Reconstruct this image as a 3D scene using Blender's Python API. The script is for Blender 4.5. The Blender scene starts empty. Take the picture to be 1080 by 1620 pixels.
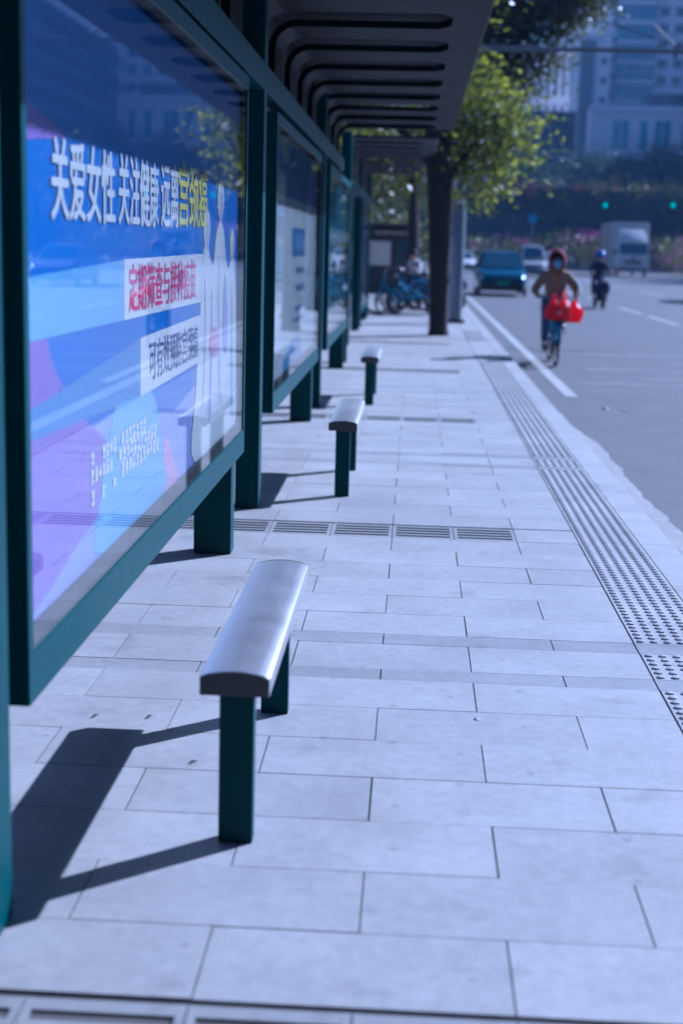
import bpy, bmesh, math, random
import numpy as np
from mathutils import Vector, Matrix
R = math.radians
rnd = random.Random(7)
sc = bpy.context.scene
COL = sc.collection

# ------------------------------------------------------------------ camera
CAM_H = 1.6
pitch, yaw, roll = 0.1857, 0.04641, 0.02688
f = Vector((-math.sin(yaw)*math.cos(pitch), math.cos(yaw)*math.cos(pitch), -math.sin(pitch)))
r = Vector((math.cos(yaw), math.sin(yaw), 0)); u = r.cross(f)
r2 = r*math.cos(roll)+u*math.sin(roll); u2 = u*math.cos(roll)-r*math.sin(roll)
cd = bpy.data.cameras.new('camera'); cam = bpy.data.objects.new('camera', cd); COL.objects.link(cam)
cd.sensor_fit = 'VERTICAL'; cd.sensor_height = 36; cd.lens = 50
cd.clip_start = 0.05; cd.clip_end = 4000
M = Matrix((r2, u2, -f)).transposed().to_4x4(); M.translation = (0, 0, CAM_H); cam.matrix_world = M
cd.dof.use_dof = True; cd.dof.focus_distance = 5.9; cd.dof.aperture_fstop = 1.9
sc.camera = cam

# ------------------------------------------------------------------ sky, sun, exposure
SUN = Vector((1.16, 1.0, 1.0)).normalized()
EL = math.asin(SUN.z); AZ = math.atan2(SUN.x, SUN.y)
w = bpy.data.worlds.new('World'); sc.world = w; w.use_nodes = True
nt = w.node_tree; bg = nt.nodes['Background']
sky = nt.nodes.new('ShaderNodeTexSky'); sky.sky_type = 'NISHITA'; sky.sun_disc = False
sky.sun_elevation = EL; sky.sun_rotation = AZ; sky.air_density = 1.0; sky.dust_density = .3; sky.ozone_density = 3
nt.links.new(sky.outputs[0], bg.inputs[0]); bg.inputs[1].default_value = 0.05
sd = bpy.data.lights.new('sun', 'SUN'); sd.energy = 5.0; sd.angle = R(0.5); sd.color = (1, .955, .89)
so = bpy.data.objects.new('sun', sd); COL.objects.link(so); so.rotation_euler = SUN.to_track_quat('Z', 'Y').to_euler()
so.location = (20, 20, 40)
vs = sc.view_settings
sc.display_settings.display_device = 'sRGB'
vs.view_transform = 'Standard'; vs.look = 'None'; vs.gamma = 1; vs.use_curve_mapping = False
vs.exposure = 0.74
vs.use_white_balance = True; vs.white_balance_temperature = 4550; vs.white_balance_tint = 22
sc.cycles.max_bounces = 8; sc.cycles.transparent_max_bounces = 12; sc.cycles.volume_bounces = 0
sc.cycles.use_denoising = True; sc.cycles.caustics_reflective = False; sc.cycles.caustics_refractive = False

# ------------------------------------------------------------------ materials
def newmat(name):
    m = bpy.data.materials.new(name); m.use_nodes = True
    return m, m.node_tree.nodes, m.node_tree.links, m.node_tree.nodes['Principled BSDF']
def mat(name, col, rough=.6, metal=0, var=.12, scale=6, bump=0, bscale=60, spec=.5, rvar=0, coord='Object'):
    m, N, L, b = newmat(name)
    b.inputs['Roughness'].default_value = rough; b.inputs['Metallic'].default_value = metal
    b.inputs['Specular IOR Level'].default_value = spec
    tc = N.new('ShaderNodeTexCoord')
    n = N.new('ShaderNodeTexNoise'); n.inputs['Scale'].default_value = scale; n.inputs['Detail'].default_value = 6
    L.new(tc.outputs[coord], n.inputs['Vector'])
    mx = N.new('ShaderNodeMix'); mx.data_type = 'RGBA'
    L.new(n.outputs['Fac'], mx.inputs['Factor'])
    mx.inputs[6].default_value = tuple(c*(1-var) for c in col)+(1,)
    mx.inputs[7].default_value = tuple(min(1, c*(1+var)) for c in col)+(1,)
    L.new(mx.outputs[2], b.inputs['Base Color'])
    if rvar:
        mr = N.new('ShaderNodeMapRange'); mr.inputs['To Min'].default_value = rough-rvar; mr.inputs['To Max'].default_value = rough+rvar
        L.new(n.outputs['Fac'], mr.inputs['Value']); L.new(mr.outputs[0], b.inputs['Roughness'])
    if bump:
        n2 = N.new('ShaderNodeTexNoise'); n2.inputs['Scale'].default_value = bscale; n2.inputs['Detail'].default_value = 4
        L.new(tc.outputs[coord], n2.inputs['Vector'])
        bp = N.new('ShaderNodeBump'); bp.inputs['Strength'].default_value = bump; bp.inputs['Distance'].default_value = .004
        L.new(n2.outputs['Fac'], bp.inputs['Height']); L.new(bp.outputs[0], b.inputs['Normal'])
    return m
def glow(name, col, s):
    m, N, L, b = newmat(name)
    b.inputs['Base Color'].default_value = tuple(col)+(1,)
    b.inputs['Emission Color'].default_value = tuple(col)+(1,); b.inputs['Emission Strength'].default_value = s
    return m
def leafmat(name, c1, c2, trans=.5):
    m, N, L, b = newmat(name); N.remove(b); out = N['Material Output']
    at = N.new('ShaderNodeAttribute'); at.attribute_name = 'tint'
    mx = N.new('ShaderNodeMix'); mx.data_type = 'RGBA'
    mx.inputs[6].default_value = c1+(1,); mx.inputs[7].default_value = c2+(1,)
    L.new(at.outputs['Fac'], mx.inputs['Factor'])
    d = N.new('ShaderNodeBsdfDiffuse'); t = N.new('ShaderNodeBsdfTranslucent'); g = N.new('ShaderNodeBsdfGlossy')
    g.inputs['Roughness'].default_value = .35; g.inputs['Color'].default_value = (.5, .5, .5, 1)
    L.new(mx.outputs[2], d.inputs['Color'])
    hs = N.new('ShaderNodeHueSaturation'); hs.inputs['Value'].default_value = 1.6; hs.inputs['Hue'].default_value = .485
    L.new(mx.outputs[2], hs.inputs['Color']); L.new(hs.outputs[0], t.inputs['Color'])
    a = N.new('ShaderNodeMixShader'); a.inputs[0].default_value = trans; L.new(d.outputs[0], a.inputs[1]); L.new(t.outputs[0], a.inputs[2])
    a2 = N.new('ShaderNodeMixShader'); a2.inputs[0].default_value = .07; L.new(a.outputs[0], a2.inputs[1]); L.new(g.outputs[0], a2.inputs[2])
    L.new(a2.outputs[0], out.inputs['Surface'])
    return m
def stonemat(name, c, rough, var=.16, speck=.17, bump=.3, tile=True):
    m, N, L, b = newmat(name)
    b.inputs['Roughness'].default_value = rough
    tc = N.new('ShaderNodeTexCoord')
    big = N.new('ShaderNodeTexNoise'); big.inputs['Scale'].default_value = 2.2; big.inputs['Detail'].default_value = 7; big.inputs['Roughness'].default_value = .62
    fine = N.new('ShaderNodeTexNoise'); fine.inputs['Scale'].default_value = 260; fine.inputs['Detail'].default_value = 2
    mid = N.new('ShaderNodeTexNoise'); mid.inputs['Scale'].default_value = 23; mid.inputs['Detail'].default_value = 5
    for n in (big, fine, mid): L.new(tc.outputs['Object'], n.inputs['Vector'])
    def rng(node, lo, hi):
        mr = N.new('ShaderNodeMapRange'); mr.inputs['From Min'].default_value = .25; mr.inputs['From Max'].default_value = .75
        mr.inputs['To Min'].default_value = lo; mr.inputs['To Max'].default_value = hi; L.new(node.outputs['Fac'], mr.inputs['Value']); return mr.outputs[0]
    def mul(a, c2):
        q = N.new('ShaderNodeMath'); q.operation = 'MULTIPLY'; L.new(a, q.inputs[0]); L.new(c2, q.inputs[1]); return q.outputs[0]
    v = mul(mul(rng(big, 1-var, 1+var), rng(fine, 1-speck, 1+speck)), rng(mid, .90, 1.10))
    # a few darker stains with soft edges
    st = N.new('ShaderNodeTexNoise'); st.inputs['Scale'].default_value = 3.7; st.inputs['Detail'].default_value = 3
    mp = N.new('ShaderNodeMapping'); mp.inputs['Location'].default_value = (3.3, 9.1, 2); L.new(tc.outputs['Object'], mp.inputs[0]); L.new(mp.outputs[0], st.inputs['Vector'])
    ms = N.new('ShaderNodeMapRange'); ms.inputs['From Min'].default_value = .62; ms.inputs['From Max'].default_value = .74; ms.inputs['To Min'].default_value = 1; ms.inputs['To Max'].default_value = .8
    L.new(st.outputs['Fac'], ms.inputs['Value']); v = mul(v, ms.outputs[0])
    if tile:
        vo = N.new('ShaderNodeTexVoronoi'); vo.voronoi_dimensions = '2D'; vo.inputs['Scale'].default_value = 4.5; L.new(tc.outputs['Object'], vo.inputs['Vector'])
        lt = N.new('ShaderNodeMapRange'); lt.inputs['From Min'].default_value = .035; lt.inputs['From Max'].default_value = .075; lt.inputs['To Min'].default_value = 1; lt.inputs['To Max'].default_value = 0
        L.new(vo.outputs['Distance'], lt.inputs['Value'])
        sp = N.new('ShaderNodeSeparateColor'); L.new(vo.outputs['Color'], sp.inputs[0])
        gt = N.new('ShaderNodeMath'); gt.operation = 'GREATER_THAN'; gt.inputs[1].default_value = .80; L.new(sp.outputs[0], gt.inputs[0])
        inv = N.new('ShaderNodeMapRange'); inv.inputs['To Min'].default_value = 1; inv.inputs['To Max'].default_value = .78; L.new(mul(lt.outputs[0], gt.outputs[0]), inv.inputs['Value'])
        v = mul(v, inv.outputs[0])
        at = N.new('ShaderNodeAttribute'); at.attribute_name = 'tint'; v = mul(v, at.outputs['Fac'])
    cm = N.new('ShaderNodeMix'); cm.data_type = 'RGBA'; cm.blend_type = 'MULTIPLY'; cm.inputs['Factor'].default_value = 1
    cm.inputs[6].default_value = c+(1,); L.new(v, cm.inputs[7]); L.new(cm.outputs[2], b.inputs['Base Color'])
    bp = N.new('ShaderNodeBump'); bp.inputs['Strength'].default_value = bump; bp.inputs['Distance'].default_value = .002
    L.new(fine.outputs['Fac'], bp.inputs['Height']); L.new(bp.outputs[0], b.inputs['Normal'])
    return m
def steelmat(name):
    """steel brushed along the bench: long fine streaks in tone and gloss, a few scuffs"""
    m, N, L, b = newmat(name); b.inputs['Metallic'].default_value = 1
    tc = N.new('ShaderNodeTexCoord'); mp = N.new('ShaderNodeMapping'); mp.inputs['Scale'].default_value = (240, 2.5, 240)
    n = N.new('ShaderNodeTexNoise'); n.inputs['Scale'].default_value = 1; n.inputs['Detail'].default_value = 5
    L.new(tc.outputs['Object'], mp.inputs[0]); L.new(mp.outputs[0], n.inputs['Vector'])
    n2 = N.new('ShaderNodeTexNoise'); n2.inputs['Scale'].default_value = 7; n2.inputs['Detail'].default_value = 6; L.new(tc.outputs['Object'], n2.inputs['Vector'])
    ad = N.new('ShaderNodeMath'); ad.operation = 'MULTIPLY_ADD'; ad.inputs[1].default_value = .6; L.new(n.outputs['Fac'], ad.inputs[0]); L.new(n2.outputs['Fac'], ad.inputs[2])
    for key, lo, hi in (('Roughness', .42, .5),):
        mr = N.new('ShaderNodeMapRange'); mr.inputs['From Min'].default_value = .45; mr.inputs['From Max'].default_value = 1.15
        mr.inputs['To Min'].default_value = lo; mr.inputs['To Max'].default_value = hi; L.new(ad.outputs[0], mr.inputs['Value']); L.new(mr.outputs[0], b.inputs[key])
    mx = N.new('ShaderNodeMix'); mx.data_type = 'RGBA'; mx.inputs[6].default_value = (.40, .40, .41, 1); mx.inputs[7].default_value = (.47, .47, .48, 1)
    L.new(n.outputs['Fac'], mx.inputs['Factor']); L.new(mx.outputs[2], b.inputs['Base Color'])
    return m
def bagmat(name):
    """thin red plastic film: light shows through it"""
    m, N, L, b = newmat(name); out = N['Material Output']
    b.inputs['Base Color'].default_value = (.8, .012, .04, 1); b.inputs['Roughness'].default_value = .35
    t = N.new('ShaderNodeBsdfTranslucent'); t.inputs[0].default_value = (.95, .02, .06, 1)
    nz = N.new('ShaderNodeTexNoise'); nz.inputs['Scale'].default_value = 18; tc = N.new('ShaderNodeTexCoord'); L.new(tc.outputs['Object'], nz.inputs['Vector'])
    bp = N.new('ShaderNodeBump'); bp.inputs['Strength'].default_value = .6; bp.inputs['Distance'].default_value = .02; L.new(nz.outputs['Fac'], bp.inputs['Height']); L.new(bp.outputs[0], b.inputs['Normal'])
    mx = N.new('ShaderNodeMixShader'); mx.inputs[0].default_value = .6; L.new(b.outputs[0], mx.inputs[1]); L.new(t.outputs[0], mx.inputs[2]); L.new(mx.outputs[0], out.inputs['Surface'])
    return m
def panemat(name):
    m, N, L, b = newmat(name); N.remove(b); out = N['Material Output']
    t = N.new('ShaderNodeBsdfTransparent'); t.inputs[0].default_value = (.96, .98, .98, 1)
    g = N.new('ShaderNodeBsdfGlossy'); g.inputs['Roughness'].default_value = 0.0
    fr = N.new('ShaderNodeFresnel'); ge = N.new('ShaderNodeNewGeometry'); ir = N.new('ShaderNodeMapRange')
    ir.inputs['To Min'].default_value = 1.52; ir.inputs['To Max'].default_value = 1/1.52   # the same air-to-glass ratio on both faces of the thin pane
    L.new(ge.outputs['Backfacing'], ir.inputs['Value']); L.new(ir.outputs[0], fr.inputs['IOR'])
    mx = N.new('ShaderNodeMixShader'); L.new(fr.outputs[0], mx.inputs[0]); L.new(t.outputs[0], mx.inputs[1]); L.new(g.outputs[0], mx.inputs[2])
    L.new(mx.outputs[0], out.inputs['Surface'])
    return m
MT = dict(
    green=mat('green_paint', (.0004, .05, .056), .42, var=.12, scale=5, rvar=.05, spec=.14),
    roofplate=mat('roof_plate_paint', (.006, .0055, .007), .5, var=.12, scale=3, rvar=.06, spec=.05),
    roofdark=mat('roof_dark_sheet', (.012, .013, .016), .7),
    steel=steelmat('brushed_steel'),
    steelcap=mat('dark_cast_cap', (.06, .06, .065), .5, metal=.4),
    rubber=mat('black_gasket', (.03, .03, .033), .55),
    pane=panemat('display_glass'),
    tile=stonemat('granite_tile', (.33, .325, .32), .62),
    band=stonemat('dark_granite_band', (.26, .26, .26), .6, speck=.22),
    kerbstone=stonemat('kerb_granite', (.345, .34, .335), .6),
    mortar=mat('joint_mortar', (.10, .095, .09), .95, var=.6, scale=4),
    cement=mat('rough_cement', (.25, .245, .24), .9, var=.35, scale=9, bump=.8, bscale=30),
    asphalt=stonemat('asphalt', (.105, .105, .11), .75, var=.2, speck=.45, bump=.6, tile=False),
    asphaltw=mat('worn_asphalt', (.20, .20, .20), .7, var=.3, scale=1.6, bump=.7, bscale=140),
    earth=mat('city_ground', (.12, .12, .11), .95),
    white=mat('road_paint', (.37, .37, .36), .7, var=.45, scale=5),
    bark=mat('bark', (.028, .021, .019), .95, var=.4, scale=9, bump=1, bscale=20),
    pole=mat('grey_blue_pole_paint', (.16, .19, .23), .4),
    dark=mat('dark_metal', (.02, .02, .022), .45),
    black=mat('black_plastic', (.012, .012, .013), .5),
    tyre=mat('tyre_rubber', (.015, .015, .016), .85),
    rim=mat('wheel_rim', (.45, .45, .46), .3, metal=1),
    carglass=mat('car_glass', (.03, .10, .14), .06, var=.02, spec=.8),
    teal=mat('teal_blue_car_paint', (.004, .09, .15), .2, metal=.35, var=.04),
    carwhite=mat('white_car_paint', (.68, .68, .67), .25, var=.04),
    carsilver=mat('silver_car_paint', (.35, .36, .37), .25, metal=.6, var=.04),
    lamp=mat('headlamp_lens', (.75, .77, .8), .08, var=.03, spec=.9),
    plate=mat('green_licence_plate', (.02, .42, .22), .5),
    plateblue=mat('blue_licence_plate', (.02, .08, .4), .5),
    boxbrown=mat('box_side_panel', (.30, .25, .22), .6),
    skin=mat('skin', (.42, .26, .19), .55, var=.06),
    hair=mat('black_hair', (.012, .01, .01), .6, spec=.12),
    hood=mat('red_hood', (.19, .018, .022), .85),
    jacket=mat('brown_jacket', (.26, .185, .125), .85, var=.25, scale=12),
    sleeve=mat('pale_grey_sleeve', (.36, .36, .34), .85, var=.1),
    scarf=mat('ochre_scarf', (.22, .11, .025), .9),
    jeans=mat('blue_jeans', (.045, .10, .20), .85, var=.25, scale=20),
    shoe=mat('dark_shoe', (.015, .015, .016), .6),
    mask=mat('blue_face_mask', (.22, .48, .72), .8, var=.05),
    redbag=bagmat('red_plastic_bag'),
    bikeblue=mat('blue_bike_paint', (.025, .29, .52), .3, var=.05),
    chrome=mat('chrome', (.75, .75, .76), .15, metal=1),
    spoke=mat('grey_spoke_paint', (.12, .12, .125), .5),
    navy=mat('navy_jacket', (.012, .025, .09), .8, var=.2),
    helmet=mat('blue_helmet', (.02, .11, .62), .2, var=.04),
    shirt=mat('white_shirt', (.62, .6, .66), .85),
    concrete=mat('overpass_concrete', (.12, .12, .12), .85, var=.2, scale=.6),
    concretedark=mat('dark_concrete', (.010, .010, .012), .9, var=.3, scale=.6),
    towerstone=mat('pale_tower_cladding', (.78, .75, .78), .6, var=.06, scale=.4),
    towerglass=mat('tower_glass', (.05, .21, .30), .12, var=.2, scale=.3, spec=.8),
    winglass=mat('window_glass', (.03, .06, .085), .15, var=.15, scale=.5, spec=.7),
    cyanglass=mat('cyan_window_glass', (.03, .27, .36), .15, var=.15, scale=.5, spec=.7),
    darkwall=mat('dark_billboard_sheet', (.045, .042, .05), .7),
    darkfacade=mat('dark_office_facade', (.03, .03, .036), .5, spec=.3),
    awning=mat('beige_awning', (.36, .29, .22), .8),
    shopdark=mat('kiosk_dark_panel', (.03, .03, .04), .6),
    banner=mat('white_banner', (.75, .76, .78), .7),
    paper=mat('white_paper_scrap', (.8, .8, .78), .8),
    butt=mat('orange_filter_paper', (.5, .22, .06), .8),
    greenlamp=glow('green_signal_lamp', (.0, .7, .45), .8),
    pblue=mat('poster_blue', (.004, .155, .60), .5, var=.02),
    pwhite=mat('poster_white', (.78, .80, .84), .5, var=.02),
    pyellow=mat('poster_yellow', (.78, .72, .10), .5, var=.02),
    ppink=mat('poster_pink_ink', (.72, .02, .22), .5, var=.02),
    pnavy=mat('poster_navy_ink', (.02, .04, .25), .5, var=.02),
    ppurple=mat('poster_purple', (.27, .15, .55), .5, var=.04),
    plilac=mat('poster_lilac', (.33, .36, .78), .5, var=.04),
    psky=mat('poster_pale_blue', (.20, .46, .80), .5, var=.04),
    prose=mat('poster_rose', (.68, .34, .58), .5, var=.04),
    pgrey=mat('poster_pale_grey', (.52, .56, .68), .5, var=.04),
    pmid=mat('poster_mid_blue', (.10, .27, .60), .5, var=.02),
    pteal=mat('poster_teal', (.0, .22, .26), .5, var=.15, scale=3),
    p2=mat('poster_ice_blue', (.82, .88, .93), .5, var=.08, scale=2),
    leafA=leafmat('sunny_leaf', (.02, .05, .007), (.27, .30, .025), .55),
    leafB=leafmat('dark_leaf', (.006, .014, .006), (.16, .18, .025), .42),
    leafC=leafmat('far_leaf', (.012, .026, .012), (.045, .07, .025), .35),
    flower=leafmat('magenta_flower', (.30, .03, .22), (.5, .1, .38), .4),
    flowerred=leafmat('rusty_flower', (.16, .05, .04), (.25, .08, .06), .4),
)

# ------------------------------------------------------------------ helpers
def tag(o, label=None, cat=None, group=None, kind=None):
    if label: o['label'] = label
    if cat: o['category'] = cat
    if group: o['group'] = group
    if kind: o['kind'] = kind
    return o
def thing(name, label, cat, loc=(0, 0, 0), rz=0, group=None):
    o = bpy.data.objects.new(name, None); COL.objects.link(o); o.location = loc; o.rotation_euler = (0, 0, rz)
    o.empty_display_size = .2
    return tag(o, label, cat, group)
class MB:
    def __init__(s): s.v = []; s.f = []
    def add(s, vs_, fs):
        k = len(s.v); s.v += [tuple(p) for p in vs_]; s.f += [tuple(i+k for i in q) for q in fs]; return s
    def box(s, x0, x1, y0, y1, z0, z1):
        return s.add([(x0, y0, z0), (x1, y0, z0), (x1, y1, z0), (x0, y1, z0), (x0, y0, z1), (x1, y0, z1), (x1, y1, z1), (x0, y1, z1)],
                     [(0, 3, 2, 1), (4, 5, 6, 7), (0, 1, 5, 4), (1, 2, 6, 5), (2, 3, 7, 6), (3, 0, 4, 7)])
    def quad(s, a, b, c, d): return s.add([a, b, c, d], [(0, 1, 2, 3)])
    def tube(s, pts, rad, n=10, cap=True):
        pts = [Vector(p) for p in pts]; rads = rad if isinstance(rad, (list, tuple)) else [rad]*len(pts)
        vs_ = []; fs = []; up = None
        for i, p in enumerate(pts):
            d = (pts[min(i+1, len(pts)-1)]-pts[max(i-1, 0)]).normalized()
            if up is None:
                up = Vector((0, 0, 1)) if abs(d.z) < .9 else Vector((1, 0, 0))
            a = d.cross(up).normalized(); b = a.cross(d).normalized(); up = b
            for k in range(n):
                t = 2*math.pi*k/n; vs_.append(p+(a*math.cos(t)+b*math.sin(t))*rads[i])
        for i in range(len(pts)-1):
            for k in range(n):
                fs.append((i*n+k, i*n+(k+1) % n, (i+1)*n+(k+1) % n, (i+1)*n+k))
        if cap:
            fs.append(tuple(range(n-1, -1, -1))); fs.append(tuple((len(pts)-1)*n+k for k in range(n)))
        return s.add(vs_, fs)
    def prism(s, prof, axis, a, b):
        """extrude a closed 2-D outline along an axis"""
        n = len(prof)
        P = {'y': lambda q, t: (q[0], t, q[1]), 'x': lambda q, t: (t, q[0], q[1]), 'z': lambda q, t: (q[0], q[1], t)}[axis]
        vs_ = [P(q, a) for q in prof]+[P(q, b) for q in prof]
        fs = [(i, (i+1) % n, n+(i+1) % n, n+i) for i in range(n)]+[tuple(range(n-1, -1, -1)), tuple(range(n, 2*n))]
        return s.add(vs_, fs)
    def ring(s, c, R_, r_, axis='x', n=28, m=8):
        vs_ = []; fs = []
        for i in range(n):
            t = 2*math.pi*i/n
            for k in range(m):
                q = 2*math.pi*k/m; rr = R_+r_*math.cos(q); h = r_*math.sin(q)
                a, b = rr*math.cos(t), rr*math.sin(t)
                vs_.append((c[0]+h, c[1]+a, c[2]+b) if axis == 'x' else (c[0]+a, c[1]+h, c[2]+b))
        for i in range(n):
            for k in range(m):
                fs.append((i*m+k, i*m+(k+1) % m, ((i+1) % n)*m+(k+1) % m, ((i+1) % n)*m+k))
        return s.add(vs_, fs)
    def ball(s, c, rx, ry, rz, n=14, m=9, z0=-1, z1=1):
        vs_ = []; fs = []
        for j in range(m+1):
            zz = z0+(z1-z0)*j/m; ph = math.asin(max(-1, min(1, zz)))
            for i in range(n):
                t = 2*math.pi*i/n
                vs_.append((c[0]+rx*math.cos(ph)*math.cos(t), c[1]+ry*math.cos(ph)*math.sin(t), c[2]+rz*math.sin(ph)))
        for j in range(m):
            for i in range(n): fs.append((j*n+i, j*n+(i+1) % n, (j+1)*n+(i+1) % n, (j+1)*n+i))
        fs.append(tuple(range(n-1, -1, -1))); fs.append(tuple(m*n+i for i in range(n)))
        return s.add(vs_, fs)
    def build(s, name, m, parent=None, bevel=0, smooth=False, seg=2):
        me = bpy.data.meshes.new(name); me.from_pydata(s.v, [], s.f); me.update()
        bm = bmesh.new(); bm.from_mesh(me)
        bmesh.ops.recalc_face_normals(bm, faces=bm.faces)
        if bevel:
            es = [e for e in bm.edges if len(e.link_faces) == 2 and e.calc_face_angle(0) > .5]
            bmesh.ops.bevel(bm, geom=es, offset=bevel, segments=seg, profile=.6, affect='EDGES', clamp_overlap=True)
        bm.to_mesh(me); bm.free()
        me.materials.append(MT[m] if isinstance(m, str) else m)
        if smooth:
            me.polygons.foreach_set('use_smooth', [True]*len(me.polygons))
            try: me.set_sharp_from_angle(angle=R(40))
            except Exception: pass
        o = bpy.data.objects.new(name, me); COL.objects.link(o); o.parent = parent
        return o
def structure(o): o['kind'] = 'structure'; return o
def copy_tree(o, parent=None):
    c = o.copy(); COL.objects.link(c); c.parent = parent
    for ch in list(o.children): copy_tree(ch, c)
    return c
def tinted(mesh, per_face):
    at = mesh.attributes.new('tint', 'FLOAT', 'FACE'); at.data.foreach_set('value', np.asarray(per_face, dtype=np.float32))
def leaves(name, blobs, n, size, m, parent=None, seed=1, flat=.35, drop=.25, m2=None, frac2=0, tp=1):
    """many leaf-sized folded faces spread through a crown built of uneven clumps; blobs = (x,y,z,rx,ry,rz,weight)"""
    g = np.random.default_rng(seed)
    B = np.array(blobs, float); wts = B[:, 6]/B[:, 6].sum()
    # second level: twigs around each clump
    ncl = max(20, n//28)
    cl = g.choice(len(B), ncl, p=wts); d = g.normal(size=(ncl, 3)); d /= np.linalg.norm(d, axis=1)[:, None]
    rad = g.random(ncl)**.45
    C = B[cl, :3]+d*rad[:, None]*B[cl, 3:6]
    ct = g.random(ncl)**tp
    pick = g.integers(0, ncl, n)
    P = C[pick]+g.normal(size=(n, 3))*size*np.array([2.4, 2.4, 1.5])
    a = g.normal(size=(n, 3)); a[:, 2] = a[:, 2]*flat-drop; a /= np.linalg.norm(a, axis=1)[:, None]
    nn = g.normal(size=(n, 3)); nn[:, 2] += .8; b = np.cross(a, nn); b /= np.linalg.norm(b, axis=1)[:, None]
    nn = np.cross(b, a)
    L = size*(.7+.6*g.random(n))[:, None]; W = L*.42
    v = np.stack([P, P+a*L*.45+b*W*.5-nn*L*.06, P+a*L, P+a*L*.45-b*W*.5-nn*L*.06], 1).reshape(-1, 3)
    me = bpy.data.meshes.new(name); me.vertices.add(4*n); me.vertices.foreach_set('co', v.ravel().astype(np.float32))
    me.loops.add(4*n); me.loops.foreach_set('vertex_index', np.arange(4*n, dtype=np.int32))
    me.polygons.add(n); me.polygons.foreach_set('loop_start', np.arange(0, 4*n, 4, dtype=np.int32))
    me.update(calc_edges=True); me.validate()
    tinted(me, np.clip(.65*ct[pick]+.35*g.random(n), 0, 1))
    me.materials.append(MT[m])
    if m2:
        me.materials.append(MT[m2]); top = (g.random(ncl) < frac2)[pick]
        me.polygons.foreach_set('material_index', top.astype(np.int32))
    o = bpy.data.objects.new(name, me); COL.objects.link(o); o.parent = parent
    return o
def skin(name, joints, edges, m, parent, sub=2, root=0):
    """one continuous surface grown round a skeleton; joints = (x,y,z,radius[,radius_y])"""
    me = bpy.data.meshes.new(name); me.from_pydata([j[:3] for j in joints], edges, [])
    o = bpy.data.objects.new(name, me); COL.objects.link(o)
    o.modifiers.new('s', 'SKIN'); o.modifiers.new('d', 'SUBSURF').levels = sub
    for i, j in enumerate(joints):
        d = me.skin_vertices[0].data[i]; d.radius = (j[3], j[4] if len(j) > 4 else j[3]); d.use_root = (i == root)
    dg = bpy.context.evaluated_depsgraph_get(); dg.update()
    me2 = bpy.data.meshes.new_from_object(o.evaluated_get(dg)); o.modifiers.clear(); o.data = me2; me2.name = name
    me2.materials.clear(); me2.materials.append(MT[m]); me2.polygons.foreach_set('use_smooth', [True]*len(me2.polygons))
    o.parent = parent
    return o
def lettering(name, text, y0, y1, z0, z1, x, m, parent, bold=.02, y_origin=0):
    """printed text on a sheet that faces +X; heavy weight = the glyphs laid down again with a small shift"""
    c = bpy.data.curves.new(name, 'FONT'); c.body = text; c.resolution_u = 3
    t = bpy.data.objects.new(name, c); COL.objects.link(t)
    dg = bpy.context.evaluated_depsgraph_get(); dg.update()
    me = bpy.data.meshes.new_from_object(t.evaluated_get(dg)); bpy.data.objects.remove(t)
    co = np.empty(len(me.vertices)*3, np.float32); me.vertices.foreach_get('co', co); co = co.reshape(-1, 3)
    lo = co.min(0); hi = co.max(0); fs = [tuple(p.vertices) for p in me.polygons]
    b = MB()
    for k, (dy, dz) in enumerate(((0, 0), (bold, 0), (-bold, 0), (0, bold*.45), (0, -bold*.45))):
        b.add([(x+k*2.5e-5, y0+(q[0]-lo[0])/(hi[0]-lo[0])*(y1-y0)+dy, z0+(q[1]-lo[1])/(hi[1]-lo[1])*(z1-z0)+dz) for q in co], fs)
    return b.build(name, m, parent)
def strokes(name, runs, x, m, parent, seed=3):
    """lines of print too fine to read: little strokes in character cells; runs = (y0, y1, z0, z1), one part each"""
    g = random.Random(seed)
    for (y0, y1, z0, z1) in runs:
        h = z1-z0; y = y0; b = MB()
        while y+h*.9 <= y1+1e-6:
            for _ in range(5):
                zz = z0+g.random()*h*.85; b.quad((x, y+h*.08*g.random(), zz), (x, y+h*(.65+.25*g.random()), zz), (x, y+h*(.65+.25*g.random()), zz+h*.15), (x, y+h*.08, zz+h*.15))
            for _ in range(2):
                yy = y+g.random()*h*.75; b.quad((x, yy, z0+h*.1*g.random()), (x, yy+h*.12, z0), (x, yy+h*.12, z1-h*.2*g.random()), (x, yy, z1))
            y += h*1.05
        # tiny lift per stroke so that crossings never share a plane
        for i in range(len(b.v)): b.v[i] = (b.v[i][0]+(i//4 % 7)*2e-5, b.v[i][1], b.v[i][2])
        if b.v: b.build(name, m, parent)
def sheet(name, pts, x, m, parent):
    """flat printed shape on a poster that faces +X; pts = (y, z)"""
    b = MB(); b.add([(x, p[0], p[1]) for p in pts], [tuple(range(len(pts)))])
    return b.build(name, m, parent)
def smooth_poly(pts, k=6):
    P = [Vector((p[0], p[1], 0)) for p in pts]; n = len(P); out = []
    for i in range(n):
        p0, p1, p2, p3 = P[i-1], P[i], P[(i+1) % n], P[(i+2) % n]
        for j in range(k):
            t = j/k
            q = .5*((2*p1)+(p2-p0)*t+(2*p0-5*p1+4*p2-p3)*t*t+(3*p1-p0-3*p2+p3)*t**3); out.append((q.x, q.y))
    return out

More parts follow.
